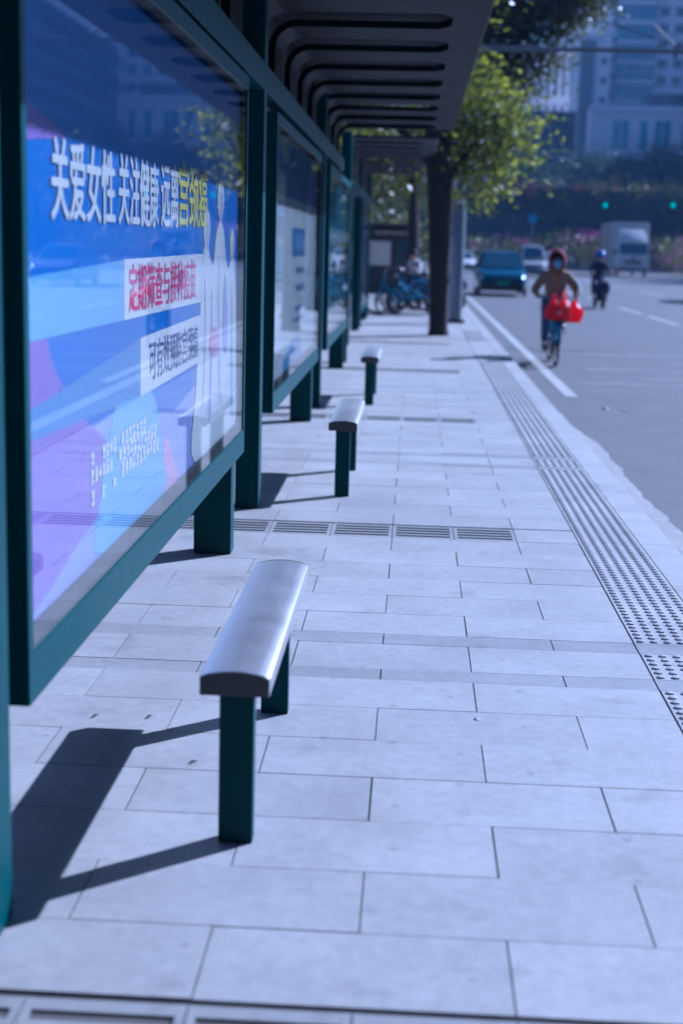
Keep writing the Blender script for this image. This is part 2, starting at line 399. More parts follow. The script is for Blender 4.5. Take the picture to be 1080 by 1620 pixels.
# ------------------------------------------------------------------ the ground
ZR = -.13
structure(MB().quad((-2500, -300, -.6), (2500, -300, -.6), (2500, 3500, -.6), (-2500, 3500, -.6)).build('ground', 'earth'))
structure(MB().quad((1.5, -12, ZR), (21, -12, ZR), (27, 320, ZR), (1.5, 320, ZR)).build('road', 'asphalt'))
PERIOD = 5.385
def tile_rows():
    """paving courses along y: (y0, y1, material, phase)"""
    rows = []; d0 = 2.79-2*PERIOD; ph = 1
    for k in range(15):
        y = d0+k*PERIOD
        seq = [('t', .335)]*7+[('b', .14), ('t', .352), ('b', .155)]+[('t', .3355)]*6+[('d', .36)]
        for typ, h in seq:
            ph ^= 1
            if typ != 'd': rows.append((y, y+h, typ, ph))
            else: rows.append((y, y+h, 'd', ph))
            y += h
    return rows
ROWS = tile_rows()
tb = {'t': MB(), 'b': MB()}; tints = {'t': [], 'b': []}
gr = random.Random(11)
def slab(b, tl, x0, x1, y0, y1, tint, top=0.0):
    b.add([(x0, y0, top), (x1, y0, top), (x1, y1, top), (x0, y1, top), (x0, y0, -.03), (x1, y0, -.03), (x1, y1, -.03), (x0, y1, -.03)],
          [(0, 1, 2, 3), (0, 4, 5, 1), (1, 5, 6, 2), (2, 6, 7, 3), (3, 7, 4, 0)]); tl += [tint]*5
LT = .695
drain_rows = []
for (y0, y1, typ, ph) in ROWS:
    if typ == 'd': drain_rows.append((y0, y1)); ph = 1
    # the darkest courses either side of a drain are an extra stone
    x = (-.0765 if ph else .271)-13*LT
    while x < .96:
        x1 = min(x+LT, .962); a = max(x, -8.2)
        if typ == 'd':
            gl_ = -1.1225 if 2 < y0 < 3 else -1.8195
            if a >= .6: pass
            elif a < gl_: x1 = min(x1, gl_)
            else:
                x += LT
                if x > .6 and a < .6: slab(tb['t'], tints['t'], .6225, .9605, y0+.001, y1-.001, 1.0)
                continue
        if x1-a > .02:
            gx = gr.uniform(.0015, .0032); gy = gr.choice([.0006, .001, .0016, .0022, .003])
            k = 't' if typ == 'd' else typ
            slab(tb[k], tints[k], a+gx, x1-gx, y0+gy, y1-gr.choice([.0004, .0008, .0016]), gr.uniform(.92, 1.06), gr.uniform(-.0012, .0005))
        x += LT
    # the bands run on through the tactile strip
    if typ == 'b': slab(tb['b'], tints['b'], .966, 1.306, y0+.002, y1-.002, gr.uniform(.92, 1.05))
for k, nm, m in (('t', 'pavement', 'tile'), ('b', 'pavement_bands', 'band')):
    o = structure(tb[k].build(nm, m)); tinted(o.data, tints[k])
structure(MB().quad((-9, -9, -.008), (1.4, -9, -.008), (1.4, 72, -.008), (-9, 72, -.008)).build('pavement_bed', 'mortar'))
structure(MB().quad((-400, 71.8, -.016), (1.45, 71.8, -.016), (1.45, 330, -.016), (-400, 330, -.016)).build('far_pavement', 'cement'))
structure(MB().quad((-400, -20, -.02), (-8.2, -20, -.02), (-8.2, 71.8, -.02), (-400, 71.8, -.02)).build('side_pavement', 'cement'))
# tactile paving: stone squares with rows of small domes
tp = MB(); tpt = []; dm = MB()
bands = [(a, b) for a, b, t, p in ROWS if t == 'b']
segs = []; cur = -3
for a, b in bands:
    if b < -3: continue
    segs.append((cur, a)); cur = b
for a, b in segs:
    if a > 60 or b-a < .1: continue
    n = max(1, round((b-a)/.33)); h = (b-a)/n
    for i in range(n):
        y0 = a+i*h; slab(tp, tpt, .968, 1.304, y0+.0015, y0+h-.0015, gr.uniform(.93, 1.08))
        if y0 > 28 or y0 < 1: continue
        if 20.3 < y0 < 25: continue
        nr = max(4, round(h/.0545)); st = h/nr
        for jy in range(nr):
            for jx in range(6):
                cx = .968+.336*(jx+.5)/6; cy = y0+st*(jy+.5); kk = 8 if y0 < 12 else 6
                vs_ = []
                for rr, zz in ((.0175, 0.0), (.0155, .0055), (.009, .0072)):
                    for q in range(kk): t = 2*math.pi*q/kk; vs_.append((cx+rr*math.cos(t), cy+rr*math.sin(t), zz))
                fs = [(i2*kk+q, i2*kk+(q+1) % kk, (i2+1)*kk+(q+1) % kk, (i2+1)*kk+q) for i2 in range(2) for q in range(kk)]+[tuple(2*kk+q for q in range(kk))]
                dm.add(vs_, fs)
nt_ = len(tp.f); tp.add(dm.v, dm.f); tpt += [1.0]*(len(tp.f)-nt_)
o = structure(tp.build('tactile_paving', 'kerbstone')); tinted(o.data, tpt)
# kerb stones
kb = MB(); kt = []; y = -6
while y < 320:
    l = .99 if y < 70 else 6
    a, b_, x0, x1 = y+.002, y+l-.002, 1.31, 1.5
    kb.add([(x0, a, 0), (x1-.012, a, 0), (x1, a, -.012), (x1, a, -.3), (x0, a, -.03), (x0, b_, 0), (x1-.012, b_, 0), (x1, b_, -.012), (x1, b_, -.3), (x0, b_, -.03)],
           [(0, 1, 6, 5), (1, 2, 7, 6), (2, 3, 8, 7), (0, 5, 9, 4), (0, 4, 3, 2, 1), (5, 6, 7, 8, 9)]); kt += [gr.uniform(.95, 1.08)]*6
    y += l
o = structure(kb.build('kerb', 'kerbstone')); tinted(o.data, kt)
# rough cement haunching in the gutter, ragged outer edge
gb = MB(); prev = None; y = 1.0; wv = 1.72; jump = 0
while y < 15.2:
    wv += gr.uniform(-.009, .009)+(1.715-wv)*.12; jump *= .7
    if gr.random() < .035: jump = gr.choice([-.035, .03, .045])
    we = wv+jump+gr.uniform(-.006, .006); wd = we if y < 13 else 1.52+(we-1.52)*(15.3-y)/2.3
    curp = ((1.5, y, -.085), (1.60, y, -.098+gr.uniform(-.004, .004)), (wd-.02, y, -.115+gr.uniform(-.004, .004)), (wd, y, ZR-.01))
    if prev:
        for i in range(3): gb.quad(prev[i], prev[i+1], curp[i+1], curp[i])
    prev = curp; y += .06
structure(gb.build('gutter', 'cement', smooth=True))
# road markings
def patch(b, x0, x1, y0, y1, dz): b.quad((x0, y0, ZR+dz), (x1, y0, ZR+dz), (x1, y1, ZR+dz), (x0, y1, ZR+dz))
mk = MB()
patch(mk, 1.86, 2.01, 17.2, 118, .004)
for yy in (27, 35.6, 41.4, 50, 59, 68, 77, 86, 95): patch(mk, 6.42, 6.58, yy, yy+4.6, .004)
for yy in (24, 36, 48, 60, 72, 84, 96): patch(mk, 10.2, 10.35, yy, yy+6, .004)
structure(mk.build('road_markings', 'white'))
wp = MB(); g2 = random.Random(4)
for (x0, x1, yy, h) in ((2.2, 9, 19.0, .32), (3.2, 12, 19.9, .22), (2.6, 12, 21.3, .3), (4, 12, 22.6, .25), (2.5, 12, 24.4, .35), (5, 12, 18.1, .2)):
    b_ = []; n = 24
    lo = [(x0+(x1-x0)*i/n, yy+g2.uniform(-.06, .06), ZR+.003) for i in range(n+1)]
    hi = [(p[0], p[1]+h*(.5+g2.random()*.5), ZR+.003) for p in lo]
    for i in range(n): wp.quad(lo[i], lo[i+1], hi[i+1], hi[i])
structure(wp.build('worn_road_patches', 'asphaltw'))

# ------------------------------------------------------------------ drain grates
def make_grate(L=.346, D=.352):
    root = thing('drain_grate', 'x', 'drain grate')
    b = MB(); pitch_ = .074; ns = 4
    y0 = -D/2+.012; slots = [(-D/2+.045+i*pitch_, -D/2+.045+i*pitch_+.04) for i in range(ns)]
    xa, xb = -L/2+.001, L/2-.001; m_ = .019
    b.box(xa, xa+m_, -D/2, D/2, -.03, 0); b.box(xb-m_, xb, -D/2, D/2, -.03, 0)
    edges_ = [-D/2]+[q for s_ in slots for q in s_]+[D/2]
    for i in range(0, len(edges_), 2): b.box(xa+m_, xb-m_, edges_[i], edges_[i+1], -.03, -.0005)
    o = b.build('slotted_cover', 'band', root); tinted(o.data, [1]*len(o.data.polygons))
    MB().box(xa, xb, -D/2, D/2, -.2, -.06).build('channel_box', 'black', root)
    return root
g0 = make_grate(); first = True
ordn = ['first', 'second', 'third', 'fourth', 'fifth', 'sixth', 'seventh', 'eighth']
wname = {0: 'the nearest row', 1: 'the row beyond the nearest bench', 2: 'the farthest visible row'}
vis = {0: range(1, 4), 1: range(0, 6), 2: range(1, 5)}
for ri, (dy0, dy1) in enumerate([d for d in drain_rows if 2.3 < d[0] < 14]):
    for i in range(2 if ri == 0 else 0, 7):
        gobj = g0 if first else copy_tree(g0); first = False
        gobj.location = (-1.8195+.17425+i*.3485, (dy0+dy1)/2, -.001)
        if ri == 0: gobj['label'] = '%s slotted drain grate along the bottom edge of the photo' % ['leftmost', 'second from left', 'middle', 'fourth from left', 'rightmost'][i-2]
        else: gobj['label'] = 'slotted drain grate, %s from the kerb side in %s' % (ordn[6-i], wname[ri])
        gobj['group'] = 'slotted drain grates across the pavement'
# ------------------------------------------------------------------ benches
def make_bench():
    root = thing('metal_bench', 'x', 'bench')
    x0, x1 = -.0925, .0925; zb = .432; L = 1.35
    prof = [(x0, zb), (x1, zb), (x1, zb+.05)]
    for i in range(1, 12):
        t = i/12; xx = x1+(x0-x1)*t; prof.append((xx, zb+.052+.015*math.sin(math.pi*t)**.8))
    prof += [(x0, zb+.05)]
    MB().prism(prof, 'y', .004, L-.004).build('seat', 'steel', root, bevel=.003, smooth=True)
    capp = [(q[0]*.985, zb+.001+(q[1]-zb)*.985) for q in prof]
    MB().prism(capp, 'y', -.006, .0035).build('end_cap', 'steelcap', root, bevel=.002)
    MB().prism(capp, 'y', L-.0035, L+.006).build('end_cap', 'steelcap', root, bevel=.002)
    for yy in (.055, 1.14):
        lg = MB().box(-.0465, .0465, yy, yy+.052, .0, zb-.006).build('leg', 'green', root, bevel=.003)
        MB().box(-.075, .075, yy-.004, yy+.056, zb-.0065, zb-.0005).build('mounting_plate', 'green', lg)
    return root
b0 = make_bench()
for i, (x, y, lab) in enumerate(((-.432, 3.55, 'nearest narrow steel bench on two dark green legs, beside the large blue poster'),
                                 (-.424, 9.0, 'steel bench on dark green legs beside the pale ice blue poster, middle of the three'),
                                 (-.425, 14.42, 'farthest small steel bench, beside the teal poster and before the parked bicycles'))):
    o = b0 if i == 0 else copy_tree(b0)
    o.location = (x, y, 0); o['label'] = lab; o['group'] = 'narrow steel benches along the bus shelter'

# ------------------------------------------------------------------ bus shelter
def shelter(name, label, ys, y0, y1, zr, xoff, slot0, nslots, topskin=True, plate='roofplate'):
    root = thing(name, label, 'bus shelter', (xoff, 0, 0), group='green bus shelters')
    for yy in ys:
        b = MB().box(-1.05, -.905, yy, yy+.145, 0, zr+.1)
        p = b.build('post', 'green', root, bevel=.006)
    hb = MB().box(-1.0, -.902, y0+.3, y1-.3, 2.47, 2.62); hb.build('header_beam', 'green', root, bevel=.004)
    # ribbed roof underside, bending down at the rear
    SP = 1.15; SW = .62; xa, xb = -.83, .105; T = .045
    prof = []   # section centre line of the plates from the tip of the slots to the rear skirt
    prof.append((xb, zr)); prof.append((xa, zr))
    for i in range(1, 7):
        t = i/6*math.pi/2; prof.append((xa-.14*math.sin(t), zr-.14*(1-math.cos(t))))
    prof.append((xa-.14, 2.625))
    inner = [(xb, zr+T), (xa, zr+T)]+[(xa-(.14+T)*math.sin(i/6*math.pi/2), zr+T-(.14+T)*(1-math.cos(i/6*math.pi/2))-0) for i in range(1, 7)]+[(xa-.14-T, 2.625)]
    b = MB(); slots = [(slot0+k*SP-SW/2, slot0+k*SP+SW/2) for k in range(nslots)]
    ed = [y0]+[q for s_ in slots for q in s_]+[y1]
    for i in range(0, len(ed), 2):
        a, c = ed[i], ed[i+1]
        n = len(prof); vs_ = []
        for P_ in (prof, inner):
            for q in P_: vs_ += [(q[0], a, q[1]), (q[0], c, q[1])]
        fs = []
        for k in range(n-1):
            fs.append((2*k, 2*k+1, 2*k+3, 2*k+2)); o2 = 2*n
            fs.append((o2+2*k, o2+2*k+2, o2+2*k+3, o2+2*k+1))
            fs.append((2*k, 2*k+2, o2+2*k+2, o2+2*k)); fs.append((2*k+1, o2+2*k+1, o2+2*k+3, 2*k+3))
        b.add(vs_, fs)
    # outer margin strip with the pointed ends of the slots, then the curved lip
    for a, c in slots:
        for (p, q) in ((a, a+.15), (c, c-.15)):
            b.add([(xb, p, zr), (xb+.075, q, zr), (xb+.075, p, zr), (xb, p, zr+T), (xb+.075, q, zr+T), (xb+.075, p, zr+T)], [(0, 1, 2), (3, 5, 4), (0, 3, 4, 1)])
    for i in range(0, len(ed), 2):
        a, c = ed[i], ed[i+1]; b.box(xb, xb+.075, a, c, zr, zr+T)
    lip = [(xb+.075, zr), (.36, zr), (.395, zr+.008), (.41, zr+.03), (.41, zr+.20), (.36, zr+.27), (.2, zr+.31), (.2, zr+.29), (.34, zr+.25), (.38, zr+.19), (.38, zr+.06), (.35, zr+T), (xb+.075, zr+T)]
    pl = b.build('roof_plate', plate, root)
    MB().prism(lip, 'y', y0, y1).build('roof_edge', plate, root, smooth=True)
    if topskin:
        sk = [(.22, zr+.325), (-.95, zr+.30), (-1.08, zr+.2), (-1.12, zr-.1), (-1.12, 2.63), (-1.09, 2.63), (-1.09, zr-.1), (-1.05, zr+.18), (-.94, zr+.27), (.22, zr+.295)]
        MB().prism(sk, 'y', y0, y1).build('roof_top', 'roofdark', root)
        for yy in (y0+.002, y1-.04):
            MB().prism([(.37, zr+.05), (.37, zr+.2), (.33, zr+.24), (.2, zr+.27), (-.93, zr+.26), (-1.03, zr+.17), (-1.03, zr+.05)], 'y', yy, yy+.03).build('end_panel', 'roofdark', root)
    return root
shelter('bus_shelter', 'near green steel bus shelter with ribbed dark roof over the benches and posters',
        [-2.4, 2.985, 8.51, 14.15, 19.7], -3.5, 17.9, 3.0, 0, 9.42-1.15*10, 18)
shelter('bus_shelter', 'second green bus shelter farther along the pavement, beyond the roof end of the near one', [23.2, 27.2, 32.5], 22.2, 33.2, 3.2, -.13, 23.1, 9, False, 'roofdark')

# ------------------------------------------------------------------ advertising lightboxes
def lightbox(label, y0, y1, zb, zt, xf, legs, poster_m, group='advertising lightboxes of the bus shelter'):
    root = thing('advertising_lightbox', label, 'lightbox', (0, 0, 0), group=group)
    D = .2; fr = .045; rail = .125
    # frame: casing back, four bars
    f_ = MB()
    f_.box(xf-D, xf, y0, y1, zb, zb+rail)
    f_.box(xf-D, xf, y0, y1, zt-.07, zt)
    f_.box(xf-D, xf, y0, y0+fr, zb+rail, zt-.07); f_.box(xf-D, xf, y1-fr, y1, zb+rail, zt-.07)
    f_.build('frame', 'green', root, bevel=.004)
    MB().box(xf-D+.01, xf-D+.03, y0+fr, y1-fr, zb+rail, zt-.07).build('back_panel', 'green', root)
    a, c, e, h = y0+fr, y1-fr, zb+rail, zt-.07
    gk = MB(); k = .05
    gk.box(xf-.028, xf-.012, a, c, e, e+k); gk.box(xf-.028, xf-.012, a, c, h-.03, h); gk.box(xf-.028, xf-.012, a, a+.03, e+k, h-.03); gk.box(xf-.028, xf-.012, c-.03, c, e+k, h-.03)
    gk.build('gasket', 'rubber', root)
    MB().box(xf-.0115, xf-.0055, a+.001, c-.001, e+.001, h-.001).build('glass_pane', 'pane', root)
    for yy in legs:
        lg = MB().box(xf-D, xf-.006, yy, yy+.13, 0, zb-.001).build('leg', 'green', root, bevel=.004)
    po = MB().box(xf-.05, xf-.04, a+.02, c-.02, e+.02, h-.02).build('poster', poster_m, root)
    return root, po
XF = -.9
# first poster: blue health-screening advertisement
root, po = lightbox('large nearest lightbox with a blue Chinese health poster and white and yellow headline', 3.285, 7.69, .47, 2.45, XF, [7.2], 'pblue')
px = XF-.04
def lay(k): return px+.0006*k
sheet('lower_wash', [(3.36, .625), (7.6, .625), (7.6, .98), (6.4, 1.0), (5.6, .93), (4.6, 1.06), (3.36, 1.02)], lay(1), 'plilac', po)
sheet('purple_curve', smooth_poly([(3.36, 1.50), (3.50, 1.47), (3.61, 1.40), (3.70, 1.27), (3.97, 1.12), (4.30, 1.0), (4.5, .9), (4.35, .8), (4.0, .74), (3.36, .72)]), lay(2), 'ppurple', po)
sheet('pale_drop', smooth_poly([(4.40, 1.0), (4.60, 1.12), (4.90, 1.13), (5.14, 1.05), (5.30, .92), (5.37, .78), (5.38, .64), (4.25, .64), (4.25, .8)]), lay(3), 'psky', po)
sheet('rose_drop', smooth_poly([(5.39, .84), (5.50, .82), (5.63, .72), (5.70, .64), (5.39, .64)]), lay(2), 'prose', po)
sheet('purple_corner', smooth_poly([(3.36, 1.93), (3.6, 1.9), (3.86, 1.865), (3.6, 1.84), (3.36, 1.83)]), lay(2), 'ppurple', po)
sheet('rose_corner', smooth_poly([(3.38, .78), (3.55, .80), (3.72, .76), (3.6, .68), (3.38, .66)]), lay(4), 'ppurple', po)
sheet('slogan_band', [(4.62, 1.34), (6.36, 1.335), (6.40, 1.545), (4.62, 1.535)], lay(5), 'pwhite', po)
sheet('slogan_tail', [(3.36, 1.345), (4.618, 1.34), (4.618, 1.533), (3.36, 1.50)], lay(4), 'psky', po)
sheet('caption_band', [(4.9, 1.06), (6.36, 1.075), (6.36, 1.28), (4.9, 1.265)], lay(5), 'pwhite', po)
sheet('caption_tail', [(3.36, 1.10), (4.898, 1.065), (4.898, 1.262), (3.36, 1.17)], lay(4), 'pmid', po)
for txt, a, c, z0, z1, m, nm in (('关爱女性', 3.69, 4.47, 1.645, 1.86, 'pwhite', 'headline'), ('关注健康', 4.53, 5.23, 1.645, 1.87, 'pwhite', 'headline'),
                                 ('远离', 5.29, 5.67, 1.65, 1.885, 'pwhite', 'headline'), ('宫颈癌', 5.69, 6.46, 1.655, 1.91, 'pyellow', 'headline'),
                                 ('定期筛查与接种疫苗', 4.69, 6.13, 1.36, 1.52, 'ppink', 'slogan'), ('可有效预防宫颈癌', 5.06, 6.21, 1.10, 1.245, 'pnavy', 'caption')):
    lettering(nm, txt, a, c, z0, z1, lay(8), m, po, bold=.0065 if nm == 'headline' else .0028)
strokes('small_print', [(4.12, 4.2, .93, .98), (4.28, 4.5, .93, .98), (4.56, 5.0, .925, .985), (4.12, 4.45, .875, .925), (4.52, 5.22, .88, .94), (4.12, 4.2, .81, .86), (4.27, 4.35, .81, .86), (4.43, 4.5, .81, .86), (4.56, 5.27, .825, .885)], lay(8), 'pwhite', po)
# two pale figures in long white coats at the right of the print
def figure(nm, base, k):
    sheet(nm, smooth_poly(base, 4), lay(k), 'pwhite', po)
figure('white_figure', [(6.14, .645), (6.17, .95), (6.26, 1.2), (6.31, 1.40), (6.36, 1.55), (6.47, 1.60), (6.58, 1.52), (6.68, 1.50), (6.76, 1.62), (6.90, 1.70), (7.04, 1.64), (7.14, 1.50), (7.24, 1.47), (7.34, 1.53), (7.46, 1.50), (7.54, 1.30), (7.57, 1.0), (7.56, .645)], 6)
for cy_, cz_, rr, k in ((6.46, 1.64, .075, 7), (6.91, 1.78, .085, 8), (7.36, 1.57, .07, 7)):
    sheet('figure_hair', [(cy_+rr*1.35*math.cos(t*.3927), cz_+.015+rr*1.15*math.sin(t*.3927)) for t in range(16)], lay(k), 'pwhite', po)
    sheet('figure_face', [(cy_+.012+rr*.8*math.cos(t*.3927), cz_-.015+rr*.8*math.sin(t*.3927)) for t in range(16)], lay(k+1), 'pgrey', po)
for pts_, m_ in (([(6.40, 1.45), (6.46, 1.2), (6.40, .9), (6.36, .9), (6.40, 1.2)], 'pgrey'), ([(6.62, 1.40), (6.66, 1.1), (6.62, .8), (6.56, .8), (6.60, 1.1)], 'plilac'),
                 ([(6.86, 1.55), (6.84, 1.2), (6.92, .85), (6.98, .85), (6.92, 1.2)], 'pgrey'), ([(7.08, 1.45), (7.02, 1.2), (7.08, 1.05), (7.2, 1.1), (7.18, 1.3)], 'plilac'), ([(7.36, 1.4), (7.34, 1.0), (7.40, .7), (7.46, .7), (7.42, 1.0)], 'psky')):
    sheet('figure_fold', smooth_poly(pts_, 4), lay(9), m_, po)
sheet('figure_hands', smooth_poly([(6.56, 1.12), (6.66, 1.2), (6.84, 1.18), (6.88, 1.10), (6.74, 1.06)], 4), lay(10), 'prose', po)
# second poster: pale notice sheet
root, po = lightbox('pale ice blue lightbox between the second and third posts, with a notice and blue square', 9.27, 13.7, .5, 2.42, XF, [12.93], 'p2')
sheet('painted_reflection', [(9.36, 1.93), (13.6, 1.93), (13.6, 2.31), (9.36, 2.31)], lay(1), 'pmid', po)  # mirror image of roof and trees, painted on as a dark sheet
sheet('blue_square', [(11.0, 1.5), (12.25, 1.5), (12.25, 1.72), (11.0, 1.72)], lay(3), 'pmid', po)
sheet('square_core', [(11.25, 1.55), (12.0, 1.55), (12.0, 1.68), (11.25, 1.68)], lay(4), 'psky', po)
strokes('small_print', [(11.4, 12.3, 1.36, 1.42), (11.4, 12.3, 1.22, 1.28), (11.4, 12.2, 1.06, 1.11), (11.2, 12.6, .98, 1.02)], lay(4), 'pmid', po, 5)
sheet('corner_figure', smooth_poly([(10.5, .66), (10.6, .8), (11.2, .86), (11.9, .84), (12.0, .66)]), lay(3), 'psky', po)
sheet('corner_figure', smooth_poly([(10.9, .65), (11.0, .78), (11.3, .8), (11.4, .65)]), lay(4), 'pmid', po)
# third poster: teal
root, po = lightbox('narrow looking teal lightbox behind the farthest bench, third from the camera', 15.05, 19.5, .5, 2.42, XF, [18.78], 'pteal')
sheet('pale_top', [(15.2, 1.62), (19.4, 1.62), (19.4, 1.78), (15.2, 1.78)], lay(1), 'psky', po)
sheet('pale_foot', [(15.2, .66), (19.4, .66), (19.4, .9), (15.2, .9)], lay(1), 'pwhite', po)
sheet('pale_side', [(15.2, .902), (16.2, .902), (16.2, 1.618), (15.2, 1.618)], lay(1), 'pmid', po)
strokes('small_print', [(17.6, 18.2, z, z+.075) for z in (1.0, 1.12, 1.24, 1.36, 1.48)], lay(3), 'pwhite', po, 8)
root, po = lightbox('pale lilac lightbox of the second shelter, seen edge on beyond the dark posts', 28.0, 31.6, .3, 2.5, XF-.13, [28.3, 31.2], 'pgrey')
sheet('pale_block', [(28.4, 1.2), (31.2, 1.2), (31.2, 2.2), (28.4, 2.2)], XF-.13-.04+.001, 'plilac', po)

# ------------------------------------------------------------------ litter on the ground
def litter(name, label, cat, x, y, z, s, m, seed):
    g = random.Random(seed); b = MB(); n = 7
    ringp = [(x+s*math.cos(2*math.pi*i/n)*g.uniform(.6, 1.1), y+s*math.sin(2*math.pi*i/n)*g.uniform(.5, 1), z+.002) for i in range(n)]
    top = [(x+(p[0]-x)*.55+g.uniform(-.2, .2)*s, y+(p[1]-y)*.5, z+s*g.uniform(.25, .6)) for p in ringp]
    b.add(ringp+top, [(i, (i+1) % n, n+(i+1) % n, n+i) for i in range(n)]+[tuple(n+i for i in range(n))])
    return tag(b.build(name, m), label, cat)
litter('paper_scrap', 'tiny crumpled white paper scrap lying on the pale tiles right of the nearest bench', 'litter', .27, 4.72, 0, .014, 'paper', 1)
litter('paper_scrap', 'white scrap lying on the asphalt, left of a pair near the kerb', 'litter', 2.16, 15.95, ZR, .045, 'paper', 2)
litter('paper_scrap', 'white scrap lying on the asphalt, right and taller of a pair', 'litter', 2.36, 15.85, ZR, .05, 'paper', 3)
cb = MB().tube([(-.70, 5.21, .006), (-.69, 5.25, .006)], .005, 8)
tag(cb.build('cigarette_butt', 'butt'), 'orange and white cigarette butt on the dark paving band beside the nearest bench', 'litter')
gl = random.Random(21)
lv = MB()
b = MB()
for k, (x, y) in enumerate(((-.86, 4.58), (-1.02, 4.6), (-.62, 4.2))):
    b = MB(); a = gl.uniform(0, 6)
    b.add([(x, y, .003), (x+.02*math.cos(a)-.006*math.sin(a), y+.02*math.sin(a)+.006*math.cos(a), .008), (x+.04*math.cos(a), y+.04*math.sin(a), .004), (x+.02*math.cos(a)+.006*math.sin(a), y+.02*math.sin(a)-.006*math.cos(a), .008)], [(0, 1, 2, 3)])
    tag(b.build('fallen_leaf', 'bark'), ['small dry brown leaf on the tiles left of the nearest bench, middle of three', 'dry leaf crumb on the tiles below the corner of the blue poster', 'brown leaf crumb nearest the shadow of the nearest bench'][k], 'leaf', 'dry leaf crumbs on the pavement')

# ------------------------------------------------------------------ trees
def tree(label, x, y, trunk_pts, rad, blobs, n, size, m, seed, group='street trees', limbs=(), name='street_tree', z=0, drop=.25, tp=1):
    root = thing(name, label, 'tree', (x, y, z), group=group)
    b = MB(); b.tube(trunk_pts, rad, 12)
    for lp, lr in limbs: b.tube(lp, lr, 7)
    b.build('trunk', 'bark', root, smooth=True)
    leaves('crown', blobs, n, size, m, root, seed, drop=drop, tp=tp)
    return root
tree('dark trunked street tree beside the lamp pole with sunlit yellow green lower leaves', .475, 26.55,
     [(0, 0, -.05), (-.01, 0, .12), (-.02, 0, .8), (-.04, .02, 1.8), (-.09, .05, 2.7), (-.14, .1, 3.6), (-.1, .2, 5)], [.21, .175, .185, .215, .225, .235, .14],
     [(.55, .5, 4.15, .3, .7, .35, .9), (.65, .4, 3.3, .25, .6, .4, .8), (1.0, .4, 4.05, .3, .7, .22, .6), (.55, .6, 2.75, .17, .4, .3, .35), (1.15, .2, 3.66, .2, .5, .13, .2), (.98, .5, 3.3, .22, .5, .14, .3), (.8, .3, 2.9, .2, .4, .12, .22), (.7, .6, 3.75, .33, .7, .3, .6),
      (.45, -.3, 3.2, .12, .3, .5, .22), (.35, .8, 4.7, .3, .7, .3, .5), (-.9, 1.2, 3.6, .7, .9, .5, .6), (-1.8, .5, 4.3, 1, 1.2, .7, .7), (-.4, .5, 6.0, 1.2, 1.6, .7, 1.0)],
     5600, .15, 'leafA', 3, tp=1.4, limbs=[([(-.15, .05, 2.5), (.25, .2, 3.1), (.6, .4, 3.55), (.95, .5, 4.0)], [.09, .07, .05, .02]), ([(-.18, .08, 3.0), (-.7, .5, 3.6), (-1.6, .8, 4.3)], [.1, .07, .03])])
tree('tall tree with a dense dark crown hanging over the kerb behind the catenary arm', .62, 35,
     [(0, 0, 0), (0, 0, 2), (.1, 0, 4), (.5, 0, 6.5), (.8, 0, 9)], [.24, .2, .2, .15, .06],
     [(1.1, 0, 6.9, 1.0, 1.4, .9, 2.2), (2.1, .2, 7.1, .9, 1.3, .75, 1.9), (2.9, 0, 7.45, .75, 1.1, .6, 1.2), (.6, -.2, 5.7, .6, 1.0, .7, 1.0), (1.35, 0, 5.55, .55, .9, .5, .7), (2.0, 0, 6.1, .5, .8, .35, .5), (1.2, .3, 8.6, 2.0, 2.0, 1.0, 3), (3.3, .2, 8.2, .8, 1.2, .6, 1), (-1.2, 0, 8, 1.8, 2, 1.4, 1.5), (-.3, -.3, 6.2, .9, 1.1, .9, 1)],
     26000, .15, 'leafB', 5, tp=2.6, limbs=[([(.1, 0, 4), (.9, 0, 5.6), (2.1, 0, 7.0), (3.2, 0, 8.2)], [.12, .1, .07, .03]), ([(.1, 0, 4.2), (-.8, .2, 6), (-1.4, .2, 8)], [.1, .08, .03])])
tree('slim tree behind the parked bicycles, third along the pavement', -.1, 46, [(0, 0, 0), (0, 0, 2), (-.1, 0, 4.5)], [.2, .17, .12],
     [(0, 0, 4.6, 2.0, 2, 1.0, 2), (-1.6, .4, 4.2, 1.3, 1.3, .8, 1), (1.2, 0, 5, 1.3, 1.4, 1.0, 1), (-.6, 0, 3.5, 1.0, 1.0, .4, .5)], 5000, .19, 'leafB', 8)
tree('broad dark tree left of the pavement behind the second shelter', -3.4, 41, [(0, 0, 0), (0, 0, 2), (.2, 0, 4.5)], [.25, .2, .14],
     [(1.0, 0, 4.9, 2.2, 2, 1.1, 2), (-1.6, .4, 5.2, 1.8, 1.6, 1.2, 1), (1.9, 0, 3.7, 1.0, 1.2, .6, .6)], 5000, .19, 'leafB', 9)
tree('big rounded tree closing the far end of the pavement', -3.5, 66, [(0, 0, 0), (0, 0, 2), (.2, 0, 5)], [.3, .25, .16],
     [(0, 0, 5.2, 3.6, 3, 2.0, 2), (2.6, .4, 4.6, 2.2, 2, 1.6, 1), (-2.5, 0, 6, 2.5, 2, 2, 1), (1.5, 0, 7.6, 2.6, 2.5, 1.8, 1)], 6000, .27, 'leafB', 10)
